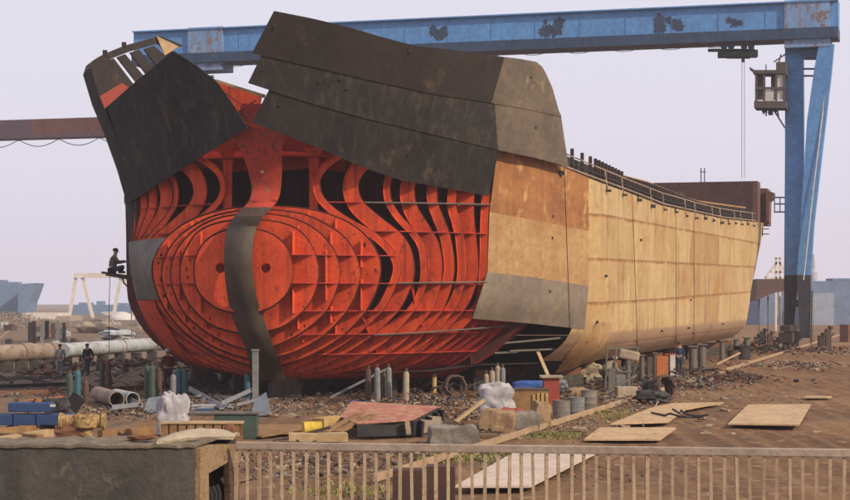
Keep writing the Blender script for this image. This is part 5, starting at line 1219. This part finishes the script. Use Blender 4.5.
def brush(px, py, w_, d_, h_, n, D, label, m=LEAF):
    c_ = P(px, py, D); c_.z = 0; mb = MB()
    for _ in range(n):
        u, v = random.uniform(-1, 1), random.uniform(-1, 1); hh = h_*(1-.5*u*u)*random.random()**.7; p_ = c_+Vector((u*w_/2+random.gauss(0, .2), v*d_/2, hh)); r_ = random.uniform(.08, .2)
        a_ = Vector((random.gauss(0, 1), random.gauss(0, 1), random.gauss(0, 1))).normalized(); b_ = a_.orthogonal().normalized(); cc = a_.cross(b_)
        mb.add([p_-b_*r_, p_+cc*r_*.7, p_+b_*r_, p_-cc*r_*.7], [(0, 1, 2, 3)])
    obj('brush', mb, m, kind='stuff', label=label, fixn=False)
brush(8, 328, 10, 10, 2.6, 1500, 300, 'grey brown brush at the left edge'); brush(48, 330, 7, 8, 1.6, 700, 280, 'low brush right of the first thicket')
# left mid-distance yard clutter, each piece its own thing
mats_ = [BROWNC, CONC, RUST, BEIGE, GREY2, PIPEW, BLACK]; names = [('crate', 'crate', 'brown crate'), ('steel_block', 'block', 'steel block'), ('hull_section', 'hull section', 'plate section')]
for k in range(34):
    x = random.uniform(0, 135); y = random.uniform(324, 350); nm = random.choice(names); D_ = F*EYE/(y-HY); wp = random.uniform(4, 15); hp = random.uniform(2, 6)
    q = gp(x, y); m = random.choice(mats_); mb = MB().box(q+Vector((0, 0, hp/F*D_/2)), (wp/F*D_, 1.5, hp/F*D_), rot=(0, random.uniform(-.06, .06), random.uniform(-.4, .4)))
    mb.box(q+Vector((wp/F*D_*.2, -.3, hp/F*D_*.8)), (wp/F*D_*.4, 1.0, hp/F*D_*.7), rot=(0, 0, random.uniform(-.4, .4)))
    obj('scrap_stack', mb, m, label='weathered stack of steel scrap in the left distance', cat='scrap stack', group='scrap stacks in the left distance')
for k, x in enumerate([30, 34, 42, 47, 53, 58, 64]):
    q = gp(x, 342+(k % 3)); obj('fence_post', MB().box(q+Vector((0, 0, 1.0)), (.35, .3, 2.0+.4*(k % 2))), [BLACK, BROWNC, GREYC][k % 3], label='dark upright post standing in the left mid distance', cat='post', group='posts in the left mid distance')
for x, y0, y1, D_ in [(3, 355, 318, 150), (47, 330, 322, 260)]: pass
obj('derrick_pole', MB().tube([P(0, 338, 200), P(9, 331, 200)], .12, 6), WOODP, label='slanting pale pole at the left edge', cat='pole')
obj('mast_pole', MB().tube([P(132, 352, 140), P(131, 280, 140)], .05, 5), GREYC, label='thin grey mast just left of the bow', cat='pole')
# white heaps
for x, y, w_, m, lb in [(140, 350, 2.6, SACK, 'white sheet heap just left of the bow'), (118, 340, 3.5, PIPEW, 'pale heap left of the bow in the middle distance'), (96, 333, 5, BEIGE, 'beige heap beyond the pipeline')]:
    lump(x, y, (w_, w_*.6, w_*.3), m, 'covered_heap', lb, 'heap', amp=.4, seed=x)
# right: dark hull far off, tower, brown flare piece, truss
T = far_building(760, 862, 281, 338, 330, mat('hazed_slate_hull', (.12, .165, .245), (.10, .14, .21), .05, (.10, .12, .18), .55, bump=0), 'distant slate blue hull side behind the crane leg', 'distant_ship', 'ship', steps=[(829, 856, 278.5)])  # slate tone already carries the haze of distance
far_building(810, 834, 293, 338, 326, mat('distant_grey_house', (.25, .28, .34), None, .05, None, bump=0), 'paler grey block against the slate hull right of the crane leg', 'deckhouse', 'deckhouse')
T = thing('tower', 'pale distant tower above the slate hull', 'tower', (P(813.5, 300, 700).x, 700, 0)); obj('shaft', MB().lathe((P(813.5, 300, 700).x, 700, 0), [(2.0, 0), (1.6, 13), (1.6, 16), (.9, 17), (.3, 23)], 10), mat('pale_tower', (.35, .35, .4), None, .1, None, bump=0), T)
T = thing('flare_block', 'brown curved steel hull piece standing behind the stern', 'steel unit', (P(770, 340, 200).x, 200, 0))
obj('shell', MB().prism([P(757, 279, 200), P(784, 279, 200), P(784, 291, 200), P(774, 293, 200), P(766, 296, 200), P(756, 301, 200)], (0, 4, 0)), mat('old_brown_plate', (.095, .055, .045), (.07, .045, .04), .3, None), T)
for x in (759, 768, 780): obj('leg', MB().bar(P(x, 296, 202), pz(P(x, 340, 202), 0), .15), GREY2, T)
T = thing('truss_mast', 'cream derrick truss rising behind the stern', 'derrick', (P(778, 340, 260).x, 260, 0))
for a_, b_ in (((765, 278), (777, 262)), ((791, 278), (779, 262)), ((776, 278), (776, 258)), ((780, 278), (780, 258)), ((765, 278), (791, 278)), ((775, 258), (781, 258)), ((770, 272), (786, 272)), ((776, 278), (776, 341)), ((780, 278), (780, 341))): obj('strut', MB().bar(P(*a_, 260), P(*b_, 260), .28), FARW, T)
for k, x in enumerate((757, 763, 770, 776, 821, 828)):
    hh = random.uniform(.7, 2.0); q = gp(x, 349+random.uniform(-2, 2)); obj('steel_bollard', MB().box(q+Vector((0, 0, hh/2)), (.45, .5, hh)).box(q+Vector((.2, -.1, hh+.1)), (.3, .4, .2), rot=(0, .3, .4)).bar(q+Vector((-.5, 0, 0)), q+Vector((.5, .1, hh*.8)), .12), [BLACK, SCD, BROWNC][k % 3], label='dark steel stump standing beyond the stern', cat='stump', group='dark stumps beyond the stern')
# right edge bush/machine
block(851, 342, 1.6, 2, 1.8, RUST, 'steel_box', 'rust brown steel box at the far right edge', 'box', .2)
